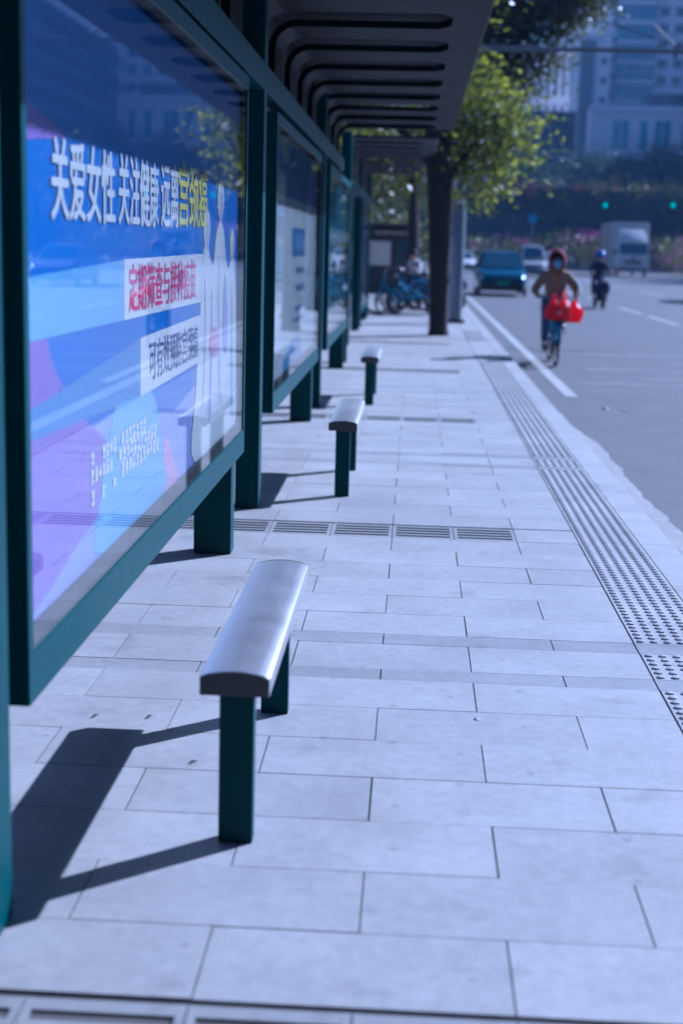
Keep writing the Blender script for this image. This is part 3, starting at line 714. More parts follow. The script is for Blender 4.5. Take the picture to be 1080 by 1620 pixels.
# trees on the far side, above the overpass
for k, (x, y, z, rx, rz, lab) in enumerate(((33.2, 205, 12.6, 4.2, 3.6, 'round dark tree above the overpass in front of the tower, middle of the three'),
        (40.5, 205, 12.9, 4.2, 4.6, 'dark tree above the overpass at the right edge of the photo'),
        (22.0, 190, 11.0, 6.0, 2.6, 'low wide tree clump above the overpass, under the dark billboard building'),
        (27.4, 200, 11.2, 3.2, 2.6, 'small grey green tree between the clump and the round tree'),
        (11.5, 178, 10.0, 5.0, 4.0, 'hazy tree left above the overpass, behind the sunlit street tree'))):
    tree(lab, x, y, [(0, 0, 0), (0, 0, z-1)], [.3, .2], [(0, 0, z, rx*.75, rx*.7, rz*.8, 2), (-rx*.5, 0, z-rz*.35, rx*.5, rx*.5, rz*.6, 1), (rx*.5, 0, z-rz*.3, rx*.5, rx*.5, rz*.55, 1), (rx*.15, 0, z+rz*.5, rx*.4, rx*.4, rz*.45, .7)], 6500, .6, 'leafC', 40+k, group='trees beyond the overpass')
# trees across the road: their mirror image darkens the glass of the first lightbox
for k, (x, y, h) in enumerate(((23.5, 92, 7.5), (25, 101, 8.2), (24, 112, 7.4))):
    tree(['roadside tree across the road, nearest of the row', 'roadside tree across the road, tallest of the row', 'roadside tree across the road, beside the flower hedge'][k], x, y, [(0, 0, -.4), (0, 0, h-2)], [.25, .18],
         [(0, 0, h-1, 3.2, 3.2, 1.8, 2), (1.5, 1, h-.4, 2.2, 2.2, 1.4, 1), (-1.3, -.6, h-1.8, 2, 2, 1.2, 1)], 2200, .4, 'leafC', 60+k, group='roadside trees across the road')

# ------------------------------------------------------------------ catenary pole with arm
root = thing('catenary_pole', 'blue grey steel pole beside the street tree carrying a long arm over the road', 'pole', (.9, 31.2, 0))
pb = MB().tube([(0, 0, 0), (0, 0, 2.35), (0.01, 0, 2.6), (.02, 0, 7.2)], [.145, .14, .088, .07], 16); pb.build('pole', 'pole', root, smooth=True)
MB().box(-.2, .2, -.2, .2, -.001, .07).build('base', 'kerbstone', root, bevel=.01); tinted(root.children[-1].data, [1]*len(root.children[-1].data.polygons))
MB().tube([(.02, 0, 5.72), (3.2, 0, 5.74), (6.6, 0, 5.72), (9.5, 0, 5.72)], [.06, .05, .042, .035], 10).build('arm', 'pole', root, smooth=True)
MB().tube([(.02, 0, 7.1), (4.6, 0, 5.8)], .012, 6).build('stay_rod', 'dark', root)
for xx, dx, dz in ((4.35, -.5, .38), (4.75, .5, .25)):
    h = MB(); h.tube([(xx, 0, 5.60), (xx, 0, 5.86)], .035, 8); h.tube([(xx, 0, 5.84), (xx+dx, -.2, 5.84+dz)], .018, 6); h.build('insulator', 'rubber', root)
for xx, lab in ((3.85, 'thin dark trolley wire over the nearest lane, held by the long arm'), (5.25, 'thin dark trolley wire farther from the kerb, held by the long arm')):
    wm = MB().tube([(xx+.3, 160, 6.2), (xx, 60, 6.05), (xx, 31.2, 6.15)], .009, 5); tag(wm.build('trolley_wire', 'dark'), lab, 'wire', 'overhead trolley wires')

# ------------------------------------------------------------------ vehicles
def wheel(root, x, y, rad, wd, s):
    t = MB().ring((0, 0, 0), rad*.78, rad*.22, 'x', 24, 8); 
    t = t.build('wheel', 'tyre', root, smooth=True); t.location = (x, y, rad)
    rm = MB(); rm.tube([(-wd*.32, 0, 0), (wd*.32, 0, 0)], rad*.64, 18); rm.build('rim', 'rim', t)
def car(label, loc, paint, L=4.5, W=1.82, H=1.62, hood=.98, roof0=.42, roof1=.9, ws=.24, tail=1.0, plate='plateblue', group='cars driving on the road', name='car', rails=False):
    """nose at y=0 pointing to -Y, length along +Y"""
    root = thing(name, label, 'car', loc, group=group)
    gc = .2
    # lower body: lofted cross sections
    st = [(0, .74, .36, .62), (.06, .84, .28, hood-.26), (.28, .93, gc+.02, hood-.13), (.8, .98, gc, hood-.03), (L*ws, 1, gc, hood+.04), (L*.55, 1, gc, hood+.09), (L*.85, .99, gc, hood+.10), (L*.96, .95, gc+.05, hood+.04), (L, .84, .4, hood-.14)]
    vs_ = []; fs = []; K = 10
    for (y, w_, z0, z1) in st:
        hw = W/2*w_; dz = z1-z0
        sec = [(-hw*.9, z0), (-hw*.985, z0+dz*.12), (-hw, z0+dz*.45), (-hw*.97, z0+dz*.8), (-hw*.86, z1), (hw*.86, z1), (hw*.97, z0+dz*.8), (hw, z0+dz*.45), (hw*.985, z0+dz*.12), (hw*.9, z0)]
        vs_ += [(q[0], y, q[1]) for q in sec]
    for i in range(len(st)-1):
        for k in range(K): fs.append((i*K+k, i*K+(k+1) % K, (i+1)*K+(k+1) % K, (i+1)*K+k))
    fs.append(tuple(range(K))); fs.append(tuple((len(st)-1)*K+k for k in range(K)))
    b = MB(); b.add(vs_, fs)
    # cabin
    yb0, yt0, yt1, yb1 = L*ws, L*roof0, L*roof1, L*tail-.05
    wb, wt = W*.45, W*.335; zb, zt = hood+.02, H
    cab = [(-wb, yb0, zb), (wb, yb0, zb), (wb, yb1, zb+.06), (-wb, yb1, zb+.06), (-wt, yt0, zt-.03), (wt, yt0, zt-.03), (wt, yt1, zt-.05), (-wt, yt1, zt-.05), (-wt*.7, (yt0+yt1)/2, zt), (wt*.7, (yt0+yt1)/2, zt)]
    b.add(cab, [(0, 1, 5, 4), (1, 2, 6, 5), (2, 3, 7, 6), (3, 0, 4, 7), (4, 5, 9, 8), (5, 6, 9), (6, 7, 8, 9), (7, 4, 8)])
    b.build('body', paint, root, bevel=.03, smooth=True)
    def inset(q, k, off):
        q = [Vector(p) for p in q]; c = sum(q, Vector())/4; n = (q[1]-q[0]).cross(q[3]-q[0]).normalized()
        return [c+(p-c)*k+n*off for p in q]
    q = inset([cab[0], cab[1], cab[5], cab[4]], .86, .02); MB().quad(*q).build('windscreen', 'carglass', root)
    q = inset([cab[2], cab[3], cab[7], cab[6]], .82, .02); MB().quad(*q).build('rear_window', 'carglass', root)
    for s in (1, -1):
        A = [Vector((s*wb, yb0, zb)), Vector((s*wb, yb1, zb+.06)), Vector((s*wt, yt1, zt-.05)), Vector((s*wt, yt0, zt-.03))]
        if s < 0: A = [A[1], A[0], A[3], A[2]]
        q = inset(A, .84, .02); m0 = (q[0]+q[1])/2; m1 = (q[2]+q[3])/2; d = (q[1]-q[0]).normalized()*.04
        MB().quad(q[0], m0-d, m1-d, q[3]).build('side_window', 'carglass', root); MB().quad(m0+d, q[1], q[2], m1+d).build('side_window', 'carglass', root)
        mm = MB().box(s*(W/2+.02)-.08, s*(W/2+.02)+.08, yb0+.22, yb0+.36, hood+.06, hood+.22).build('wing_mirror', paint, root, bevel=.03)
        hl = MB(); hx = W/2*.70*s; hl.add([(hx-.2, .05, hood-.34), (hx+.2, .12, hood-.30), (hx+.17, .2, hood-.2), (hx-.2, .1, hood-.24), (hx-.2, .3, hood-.34), (hx+.16, .34, hood-.3), (hx+.12, .36, hood-.2), (hx-.2, .32, hood-.24)],
               [(0, 1, 2, 3), (4, 7, 6, 5), (0, 4, 5, 1), (1, 5, 6, 2), (2, 6, 7, 3), (3, 7, 4, 0)]); hl.build('headlight', 'lamp', root)
        MB().box(W/2*.72*s-.1, W/2*.72*s+.1, .0, .06, .38, .46).build('fog_light', 'lamp', root, bevel=.02)
        if rails: MB().tube([(s*wt*.95, yt0+.1, zt-.02), (s*wt*.95, yt0+.2, zt+.04), (s*wt*.95, yt1-.3, zt+.03), (s*wt*.95, yt1-.2, zt-.03)], .02, 6).build('roof_rail', 'carsilver', root)
    MB().box(-.45, .45, -.015, .06, hood-.42, hood-.30).build('grille', 'black', root, bevel=.01)
    MB().box(-.78, .78, -.02, .1, .2, .50).build('lower_grille', 'black', root, bevel=.02)
    MB().box(-.23, .23, -.035, -.018, hood-.52, hood-.40).build('licence_plate', plate, root)
    rd = .33
    for yy in (.85, L-.85):
        for s in (1, -1): wheel(root, s*(W/2-.1), yy, rd, .22, s)
    return root
car('teal blue sport utility car with roof rails and green licence plate coming past the kerb', (3.25, 53.3, ZR), 'teal', L=4.5, W=1.9, H=1.66, hood=.96, ws=.27, roof0=.47, plate='plate', rails=True)
car('white saloon car half hidden behind the left side of the blue pole', (3.5, 105, ZR), 'carwhite', H=1.48, hood=.9, W=1.85)
car('white saloon car right behind the teal car, next to the cyclist', (9.55, 104, ZR), 'carwhite', H=1.55, hood=.92, W=1.9)
car('white minibus with a rounded roof following the teal car', (7.5, 92, ZR), 'carwhite', L=5.2, W=1.75, H=2.0, hood=1.1, ws=.1, roof0=.26, roof1=.95, name='minibus')
car('silver car in the second lane outside the frame, mirrored in the blue poster glass', (11.2, 51, ZR), 'carsilver', H=1.5, hood=.92)
car('grey saloon car in the distance under the overpass', (13.5, 150, ZR), 'carsilver', H=1.5, hood=.92)
# box truck
tr = thing('box_truck', 'white box truck with a brown cargo side and wind deflector in the far lane', 'truck', (15.4, 103.5, ZR))
c = MB(); cw = 1.18
c.add([(-cw, 0, .55), (cw, 0, .55), (cw, 0, 1.55), (-cw, 0, 1.55), (-cw*.93, .28, 2.5), (cw*.93, .28, 2.5), (cw, 1.9, .55), (-cw, 1.9, .55), (cw*.93, 1.9, 2.55), (-cw*.93, 1.9, 2.55)],
      [(0, 1, 2, 3), (3, 2, 5, 4), (4, 5, 8, 9), (1, 6, 8, 5, 2), (0, 3, 4, 9, 7), (7, 9, 8, 6), (0, 7, 6, 1)]); c.build('cab', 'carwhite', tr, bevel=.06, smooth=True)
MB().quad((-1.0, -.01+.03, 1.62), (1.0, -.01+.03, 1.62), (.95, .235, 2.38), (-.95, .235, 2.38)).build('windscreen', 'carglass', tr)
c = MB(); c.add([(-.95, .45, 2.6), (.95, .45, 2.6), (.95, 1.8, 2.6), (-.95, 1.8, 2.6), (-.9, 1.45, 3.35), (.9, 1.45, 3.35), (.9, 1.8, 3.4), (-.9, 1.8, 3.4)], [(0, 1, 5, 4), (1, 2, 6, 5), (2, 3, 7, 6), (3, 0, 4, 7), (4, 5, 6, 7), (0, 3, 2, 1)]); c.build('wind_deflector', 'carwhite', tr, bevel=.08, smooth=True)
MB().box(-1.33, 1.33, 2.0, 8.2, .95, 3.85).build('cargo_box', 'boxbrown', tr, bevel=.02)
MB().box(-1.345, 1.345, 1.985, 2.06, .93, 3.87).build('box_front_frame', 'carwhite', tr, bevel=.01)
MB().box(-1.1, 1.1, -.04, .1, .42, .72).build('bumper', 'carsilver', tr, bevel=.03); MB().box(-.6, .6, -.02, .02, .95, 1.15).build('grille', 'black', tr)
MB().tube([(0, -.03, 1.35), (0, -.005, 1.35)], .11, 16).build('emblem', 'dark', tr)
MB().box(-.9, .9, 1.0, 8.1, .6, .93).build('chassis', 'dark', tr)
for s in (1, -1):
    MB().box(s*.85-.16, s*.85+.16, -.02, .04, .78, .95).build('headlight', 'lamp', tr, bevel=.02)
    MB().box(s*1.32-.09, s*1.32+.09, .1, .2, 1.55, 2.0).build('wing_mirror', 'black', tr, bevel=.03)
    for yy in (.9, 6.6): wheel(tr, s*.98, yy, .42, .26, s)
MB().box(-.24, .24, -.06, -.042, .5, .63).build('licence_plate', 'plateblue', tr)

# ------------------------------------------------------------------ bicycles
def bicycle(label, loc, rz, group=None, basket=True):
    """front wheel centre above y=0, riding to -Y"""
    root = thing('bicycle', label, 'bicycle', loc, rz, group)
    for yy in (0, 1.06):
        t = MB().ring((0, 0, 0), .315, .022, 'x', 32, 8).build('wheel', 'tyre', root, smooth=True); t.location = (0, yy, .338)
        sp = MB().ring((0, 0, 0), .285, .014, 'x', 32, 6)
        for k in range(14):
            a = 2*math.pi*k/14; sp.tube([(.02*(-1)**k, 0, 0), (0, .285*math.cos(a), .285*math.sin(a))], .0022, 4)
        sp.tube([(-.045, 0, 0), (.045, 0, 0)], .035, 10); sp.build('rim', 'spoke', t)
        fd = MB(); n = 14; a0, a1 = (R(20), R(170)) if yy == 0 else (R(5), R(175))
        vs_ = []
        for i in range(n+1):
            a = a0+(a1-a0)*i/n
            for s in (-.032, 0, .032): vs_.append((s, yy+(.36+(.008 if s == 0 else 0))*math.cos(a), .338+(.36+(.008 if s == 0 else 0))*math.sin(a)))
        fd.add(vs_, [(i*3+k, i*3+k+1, i*3+k+4, i*3+k+3) for i in range(n) for k in range(2)]); fd.build('mudguard', 'bikeblue', root, smooth=True)
    fm = MB()
    fm.tube([(0, .20, .86), (0, .14, .68)], .026, 10)                       # head tube
    fm.tube([(0, .15, .70), (0, .40, .42), (0, .56, .36)], .03, 10)          # low step-through tube
    fm.tube([(0, .56, .34), (0, .66, .80)], .022, 10)                       # seat tube
    for s in (-1, 1):
        fm.tube([(s*.03, .56, .34), (s*.06, 1.06, .338)], .014, 8); fm.tube([(s*.02, .63, .66), (s*.06, 1.06, .338)], .012, 8)
    fm.build('frame', 'bikeblue', root, smooth=True)
    fk = MB()
    for s in (-1, 1): fk.tube([(s*.02, .135, .69), (s*.055, .09, .62), (s*.055, 0, .338)], .014, 8)
    fk.build('fork', 'bikeblue', root, smooth=True)
    hb = MB(); hb.tube([(0, .20, .85), (0, .23, 1.0)], .016, 8); hb.tube([(-.30, .36, 1.03), (-.2, .24, 1.03), (0, .22, 1.0), (.2, .24, 1.03), (.30, .36, 1.03)], .013, 8); hb.build('handlebar', 'rim', root, smooth=True)
    for s in (-1, 1): MB().tube([(s*.25, .295, 1.03), (s*.31, .375, 1.03)], .019, 8).build('grip', 'black', root)
    sd_ = MB(); sd_.add([(-.1, .86, .88), (.1, .86, .88), (.12, .78, .90), (.03, .52, .89), (-.03, .52, .89), (-.12, .78, .90), (-.09, .85, .83), (.09, .85, .83), (.02, .55, .85), (-.02, .55, .85)],
        [(0, 1, 2, 3, 4, 5), (6, 9, 8, 7), (0, 6, 7, 1), (1, 7, 8, 3, 2), (3, 8, 9, 4), (4, 9, 6, 0, 5)]); sd_.build('saddle', 'black', root, bevel=.015, smooth=True)
    cr = MB(); cr.ring((.055, .56, .34), .085, .008, 'x', 20, 6); cr.build('chainring', 'dark', root)
    for s, dz in ((1, .15), (-1, -.15)):
        p = MB().tube([(s*.06, .56, .34), (s*.085, .56-.06*s, .34+dz)], .01, 6); p.box(s*.13-.05, s*.13+.05, .52-.06*s, .60-.06*s, .33+dz, .35+dz); p.build('crank', 'dark', root)
    if basket:
        bk = MB(); x0, x1, ya, yb2, z0, z1 = -.15, .15, -.2, .1, .70, .93
        for z in (z0, z0+.08, z0+.16, z1): bk.tube([(x0, ya, z), (x1, ya, z), (x1, yb2, z), (x0, yb2, z), (x0, ya, z)], .005, 5)
        for i in range(9):
            t = i/8; xx = x0+(x1-x0)*t; yy = ya+(yb2-ya)*t
            for P_, Q in (((xx, ya), (xx, ya)), ((xx, yb2), (xx, yb2)), ((x0, yy), (x0, yy)), ((x1, yy), (x1, yy))): bk.tube([(P_[0], P_[1], z0), (Q[0], Q[1], z1)], .0035, 4)
        bk.box(x0, x1, ya, yb2, z0-.004, z0+.002); bk.build('basket', 'dark', root)
    MB().box(-.03, .03, -.235, -.21, .80, .85).build('lamp', 'rim', root, bevel=.01)
    return root
CX, CY = 2.17, 21.75
bike = bicycle('blue shared bicycle ridden along the kerb by the person with red bags', (CX, CY, ZR), 0)
for k, (x, y, rz, lab) in enumerate(((-.82, 34.0, R(-92), 'blue shared bicycle parked left of the tree trunk, nearest of the three'),
        (-.45, 34.7, R(-86), 'blue shared bicycle parked in the middle of the three by the tree trunk'),
        (.45, 35.3, R(95), 'blue shared bicycle parked facing the other way, behind the tree trunk'))):
    o = copy_tree(bike); o.location = (x, y, 0); o.rotation_euler = (R(6), 0, rz) if k < 2 else (R(-5), 0, rz); o['label'] = lab; o['group'] = 'shared bicycles parked by the tree'

def hand(root, c, side, grip_dir=(0, 1, 0), m='skin', back=(0, 1, .3), name='hand'):
    """palm, four curled fingers round a bar along x and a thumb"""
    cx, cy, cz = c; b = MB()
    b.ball((cx, cy+.035, cz+.012), .038, .042, .02, 10, 6)
    for i in range(4):
        fx = cx+(-.03+.02*i); L = (.9, 1.05, 1.0, .8)[i]
        b.tube([(fx, cy+.01, cz+.026), (fx, cy-.022*L, cz+.024), (fx, cy-.034*L, cz-.004), (fx, cy-.016, cz-.022*L)], [.0095, .009, .0085, .007], 6)
    b.tube([(cx-side*.035, cy+.03, cz), (cx-side*.05, cy+.005, cz-.012), (cx-side*.042, cy-.012, cz-.018)], [.012, .010, .008], 6)
    return b
def rider(name, label, loc, rz, P, cl, mask=None, headgear=None, group=None):
    """seated rider facing -Y; P holds the joints"""
    root = thing('person', label, 'person', loc, rz, group)
    hx, hy, hz = P['head']; n = P['neck']; c = P['chest']; pv = P['pelvis']
    J = [(pv[0], pv[1], pv[2], .13, .11), (c[0], c[1]+.04, c[2]-.14, .13, .1), (c[0], c[1], c[2], .14, .1), (n[0], n[1], n[2], .055), (hx, hy+.01, hz-.09, .06), (hx, hy, hz, .092, .10), (hx, hy+.01, hz+.07, .075)]
    E_ = [(0, 1), (1, 2), (2, 3), (3, 4), (4, 5), (5, 6)]
    for s, k in ((-1, 'r'), (1, 'l')):
        sh, el, wr = P['sh'+k], P['el'+k], P['wr'+k]; i = len(J)
        J += [(*sh, .062), (*el, .044), (*wr, .03)]; E_ += [(2, i), (i, i+1), (i+1, i+2)]
        hp, kn, an, to = P['hp'+k], P['kn'+k], P['an'+k], P['to'+k]; i = len(J)
        J += [(*hp, .09), (*kn, .062), (*an, .04), (*to, .035)]; E_ += [(0, i), (i, i+1), (i+1, i+2), (i+2, i+3)]
    body = skin('body', J, E_, 'skin', root, 2)
    # clothes: the same skeleton, a little fatter, cut at cuffs and hem
    def grow(ix, ee, k): return [tuple(J[i][:3])+tuple(q*k+.012 for q in J[i][3:]) for i in ix], ee
    coat = [(*J[0][:2], J[0][2]-.02, .165, .14), (*J[1][:3], .165, .135), (*J[2][:3], .17, .135), (*J[3][:2], J[3][2]-.02, .085)]
    ce = [(0, 1), (1, 2), (2, 3)]
    for s, k in ((-1, 'r'), (1, 'l')):
        i = len(coat); sh, el, wr = P['sh'+k], P['el'+k], P['wr'+k]
        coat += [(*sh, .085), (*el, .068), (wr[0]+(el[0]-wr[0])*.12, wr[1]+(el[1]-wr[1])*.12, wr[2]+(el[2]-wr[2])*.12, .047)]; ce += [(2, i), (i, i+1), (i+1, i+2)]
    skin('jacket', coat, ce, cl[0], root, 2)
    tr_ = [(*J[0][:2], J[0][2]-.03, .155, .13)]; te = []
    for k in 'rl':
        i = len(tr_); hp, kn, an = P['hp'+k], P['kn'+k], P['an'+k]
        tr_ += [(*hp, .108), (*kn, .08), (an[0]+(kn[0]-an[0])*.12, an[1]+(kn[1]-an[1])*.12, an[2]+(kn[2]-an[2])*.12, .058)]; te += [(0, i), (i, i+1), (i+1, i+2)]
    skin('trousers', tr_, te, cl[1], root, 2)
    for k in 'rl':
        an, to = P['an'+k], P['to'+k]
        skin('shoe', [(an[0], an[1]+.03, an[2]-.04, .045), (an[0], an[1]-.04, an[2]-.045, .048, .04), (to[0], to[1]-.03, to[2]-.01, .04, .03)], [(0, 1), (1, 2)], cl[2], root, 2)
    for s, k in ((-1, 'r'), (1, 'l')):
        wr = P['wr'+k]; hand(root, (P['gr'+k][0], P['gr'+k][1], P['gr'+k][2]), s).build('hand', 'skin', root, smooth=True)
    # face
    fy = hy-.098
    for s in (-1, 1):
        MB().ball((hx+s*.033, fy+.012, hz+.01), .014, .009, .009, 8, 6).build('eye', 'black', root)
        MB().ball((hx+s*.096, hy+.01, hz-.01), .012, .024, .034, 8, 6).build('ear', 'skin', root, smooth=True)
    MB().add([(hx-.014, fy+.004, hz-.04), (hx+.014, fy+.004, hz-.04), (hx, fy+.004, hz+.012), (hx, fy-.02, hz-.032)], [(0, 3, 2), (3, 1, 2), (0, 1, 3)]).build('nose', 'skin', root)
    if not mask: MB().ball((hx, fy+.012, hz-.062), .026, .008, .007, 8, 5).build('mouth', 'hood', root)
    return root
def P_ride(dx=0, dy=0, dz=0, grip=((-.285, .34, 1.045), (.285, .34, 1.045)), feet=((-.14, .50, .23), (.14, .62, .53))):
    P = dict(head=(0, .52, 1.575), neck=(0, .57, 1.44), chest=(0, .62, 1.27), pelvis=(0, .72, .96),
             shr=(-.185, .60, 1.34), shl=(.185, .60, 1.34), elr=(-.33, .56, 1.12), ell=(.33, .56, 1.12),
             hpr=(-.1, .68, .93), hpl=(.1, .68, .93), knr=(-.145, .33, .66), knl=(.145, .28, .84))
    P['grr'], P['grl'] = grip; P['wrr'] = (grip[0][0]-.005, grip[0][1]+.085, grip[0][2]+.02); P['wrl'] = (grip[1][0]+.005, grip[1][1]+.085, grip[1][2]+.02)
    P['anr'], P['anl'] = (feet[0][0], feet[0][1]+.06, feet[0][2]+.08), (feet[1][0], feet[1][1]+.06, feet[1][2]+.08)
    P['tor'], P['tol'] = (feet[0][0], feet[0][1]-.1, feet[0][2]+.03), (feet[1][0], feet[1][1]-.1, feet[1][2]+.03)
    return P
rid = rider('person', 'person in red hood, brown jacket and blue mask riding with red bags', (CX, CY, ZR), 0, P_ride(), ('jacket', 'jeans', 'shoe'), mask=True)
# red hood round the face, mask, scarf, pale sleeve
hd = MB(); n = 18; secs = []
hx, hy, hz = 0, .52, 1.575
vs_ = []; fs = []
for j, (yy, k) in enumerate(((-.085, .80), (-.06, 1.0), (0.02, 1.12), (.09, 1.0), (.13, .55))):
    for i in range(n):
        a = 2*math.pi*i/n; rx, rz_ = .125*k, .155*k; sag = -.05 if math.sin(a) < -.3 else 0
        vs_.append((hx+rx*math.cos(a), hy+yy, hz+.01+rz_*math.sin(a)+sag*(.4+yy*2)))
for j in range(4):
    for i in range(n): fs.append((j*n+i, j*n+(i+1) % n, (j+1)*n+(i+1) % n, (j+1)*n+i))
fs.append(tuple(4*n+i for i in range(n)))
hd.add(vs_, fs); hd.build('hood', 'hood', rid, smooth=True)
b = MB(); b.ball((0, .53, 1.60), .098, .10, .10, 14, 8, z0=.1, z1=1); b.build('hair', 'hair', rid, smooth=True)
b = MB(); vs_ = []
for j, zz in enumerate((-.115, -.07, -.02, .002)):
    for i in range(9):
        t = -1+2*i/8; vs_.append((.082*t*(1-.25*(j == 0)), hy-.118+.07*t*t+(.012 if j in (0, 3) else 0), hz+zz))
b.add(vs_, [(j*9+i, j*9+i+1, (j+1)*9+i+1, (j+1)*9+i) for j in range(3) for i in range(8)]); b.build('face_mask', 'mask', rid, smooth=True)
skin('scarf', [(-.09, .50, 1.43, .05), (0, .465, 1.40, .055), (.09, .50, 1.43, .05), (0, .64, 1.45, .05)], [(0, 1), (1, 2), (2, 3), (3, 0)], 'scarf', rid, 2)
skin('sleeve', [(.235, .60, 1.32, .07), (.345, .575, 1.13, .074), (.31, .46, 1.085, .056)], [(0, 1), (1, 2)], 'sleeve', rid, 2)
def bag(label, c, wx, wy, h, seed, handle=True):
    root = thing('plastic_bag', label, 'plastic bag', c, group='red plastic bags on the bicycle')
    g = random.Random(seed); n = 16; m = 7; vs_ = []; fs = []
    for j in range(m+1):
        t = j/m; k = (.82+.30*math.sin(math.pi*min(1, t*1.1)))*(1 if t < .62 else 1-.68*((t-.62)/.38)**.8)
        for i in range(n):
            a = 2*math.pi*i/n; kk = k*(1+g.uniform(-.10, .10)); vs_.append((wx*kk*math.cos(a), wy*kk*math.sin(a), -h+h*t+g.uniform(-.01, .01)))
    for j in range(m):
        for i in range(n): fs.append((j*n+i, j*n+(i+1) % n, (j+1)*n+(i+1) % n, (j+1)*n+i))
    fs.append(tuple(range(n))); fs.append(tuple(m*n+i for i in range(n)))
    b = MB(); b.add(vs_, fs); b.build('bag_body', 'redbag', root, smooth=False)
    hl = MB()
    for s in (-1, 1): hl.tube([(s*wx*.25, 0, -.01), (s*wx*.22, 0, .05), (s*.01, 0, .1)], [.014, .01, .008], 6)
    hl.build('handle', 'redbag', root)
    return root
bag('bulging red plastic bag sitting in the front basket of the ridden bicycle', (CX-.07, CY-.07, ZR+1.0), .13, .13, .29, 1)
bag('second red plastic bag stuffed in the basket, right of the first', (CX+.08, CY-.06, ZR+1.04), .1, .12, .33, 4)
bag('red plastic bag hanging from the handlebar beside the basket', (CX+.27, CY+.33, ZR+.98), .13, .09, .32, 2)

# ------------------------------------------------------------------ scooters
def scooter(label, loc, rz=0, group='motor scooters'):
    root = thing('motor_scooter', label, 'scooter', loc, rz, group)
    for yy in (0, 1.2):
        t = MB().ring((0, 0, 0), .18, .055, 'x', 22, 8).build('wheel', 'tyre', root, smooth=True); t.location = (0, yy, .235)
        MB().tube([(-.04, 0, 0), (.04, 0, 0)], .13, 14).build('rim', 'rim', t)
    b = MB(); b.prism([(.12, .30), (.05, .55), (.16, .98), (.26, 1.0), (.30, .62), (.36, .34), (.75, .32), (.78, .70), (1.35, .76), (1.42, .62), (1.25, .42), (.9, .30), (.7, .22), (.3, .22)], 'x', -.13, .13)
    b.build('body', 'navy', root, bevel=.03, smooth=True)
    b = MB(); b.prism([(.76, .72), (.8, .80), (1.3, .84), (1.36, .77)], 'x', -.14, .14); b.build('seat', 'black', root, bevel=.025)
    hb = MB(); hb.tube([(-.33, .30, 1.05), (-.1, .2, 1.04), (.1, .2, 1.04), (.33, .30, 1.05)], .017, 8); hb.tube([(0, .2, .95), (0, .2, 1.05)], .03, 8); hb.build('handlebar', 'dark', root)
    MB().ball((0, .10, .88), .085, .05, .07, 12, 8).build('headlight', 'lamp', root, smooth=True)
    for s in (-1, 1):
        mr = MB(); mr.tube([(s*.2, .24, 1.05), (s*.28, .22, 1.2)], .007, 5); mr.ball((s*.3, .22, 1.24), .055, .012, .04, 10, 6); mr.build('mirror', 'dark', root)
    fm = MB(); fm.box(-.06, .06, -.2, .16, .40, .44); fm.build('mudguard', 'navy', root, bevel=.015)
    return root
SX, SY = 5.77, 44.4
scooter('dark motor scooter ridden in the road by the person in the blue helmet', (SX, SY, ZR), R(4))
pr = rider('person', 'person in a blue helmet and navy jacket riding a dark scooter in the next lane', (SX, SY, ZR), R(4),
           dict(P_ride(grip=((-.29, .28, 1.07), (.29, .28, 1.07)), feet=((-.19, .5, .31), (.22, .48, .28))), pelvis=(0, .92, .92), chest=(0, .82, 1.27), neck=(0, .78, 1.46), head=(0, .74, 1.61), shr=(-.19, .8, 1.36), shl=(.19, .8, 1.36), elr=(-.31, .64, 1.14), ell=(.31, .64, 1.14), hpr=(-.11, .88, .88), hpl=(.11, .88, .88), knr=(-.21, .48, .74), knl=(.24, .48, .72)), ('navy', 'navy', 'shoe'))
b = MB(); b.ball((0, .75, 1.63), .135, .15, .14, 16, 9, z0=-.45, z1=1); b.build('helmet', 'helmet', pr, smooth=True)
scooter('dark motor scooter parked behind the blue bicycles', (.0, 37.0, 0), R(-70))
ps = rider('person', 'person with black hair and a white shirt sitting among the parked bicycles and scooter', (-.55, 36.2, 0), R(-55),
           dict(P_ride(feet=((-.14, .45, .05), (.14, .5, .05))), pelvis=(0, .72, .80), chest=(0, .66, 1.1), neck=(0, .62, 1.27), head=(0, .58, 1.4), shr=(-.19, .65, 1.18), shl=(.19, .65, 1.18), elr=(-.3, .55, .95), ell=(.3, .55, .95), hpr=(-.1, .68, .78), hpl=(.1, .68, .78), knr=(-.15, .3, .62), knl=(.15, .3, .62)), ('shirt', 'jeans', 'shoe'))
b = MB(); b.ball((0, .60, 1.43), .105, .115, .11, 14, 8, z0=-.3, z1=1); b.build('hair', 'hair', ps, smooth=True)
# a low stool-like scooter under the seated person
scooter('dark motor scooter under the person in the white shirt', (-.55, 36.2, 0), R(-55))

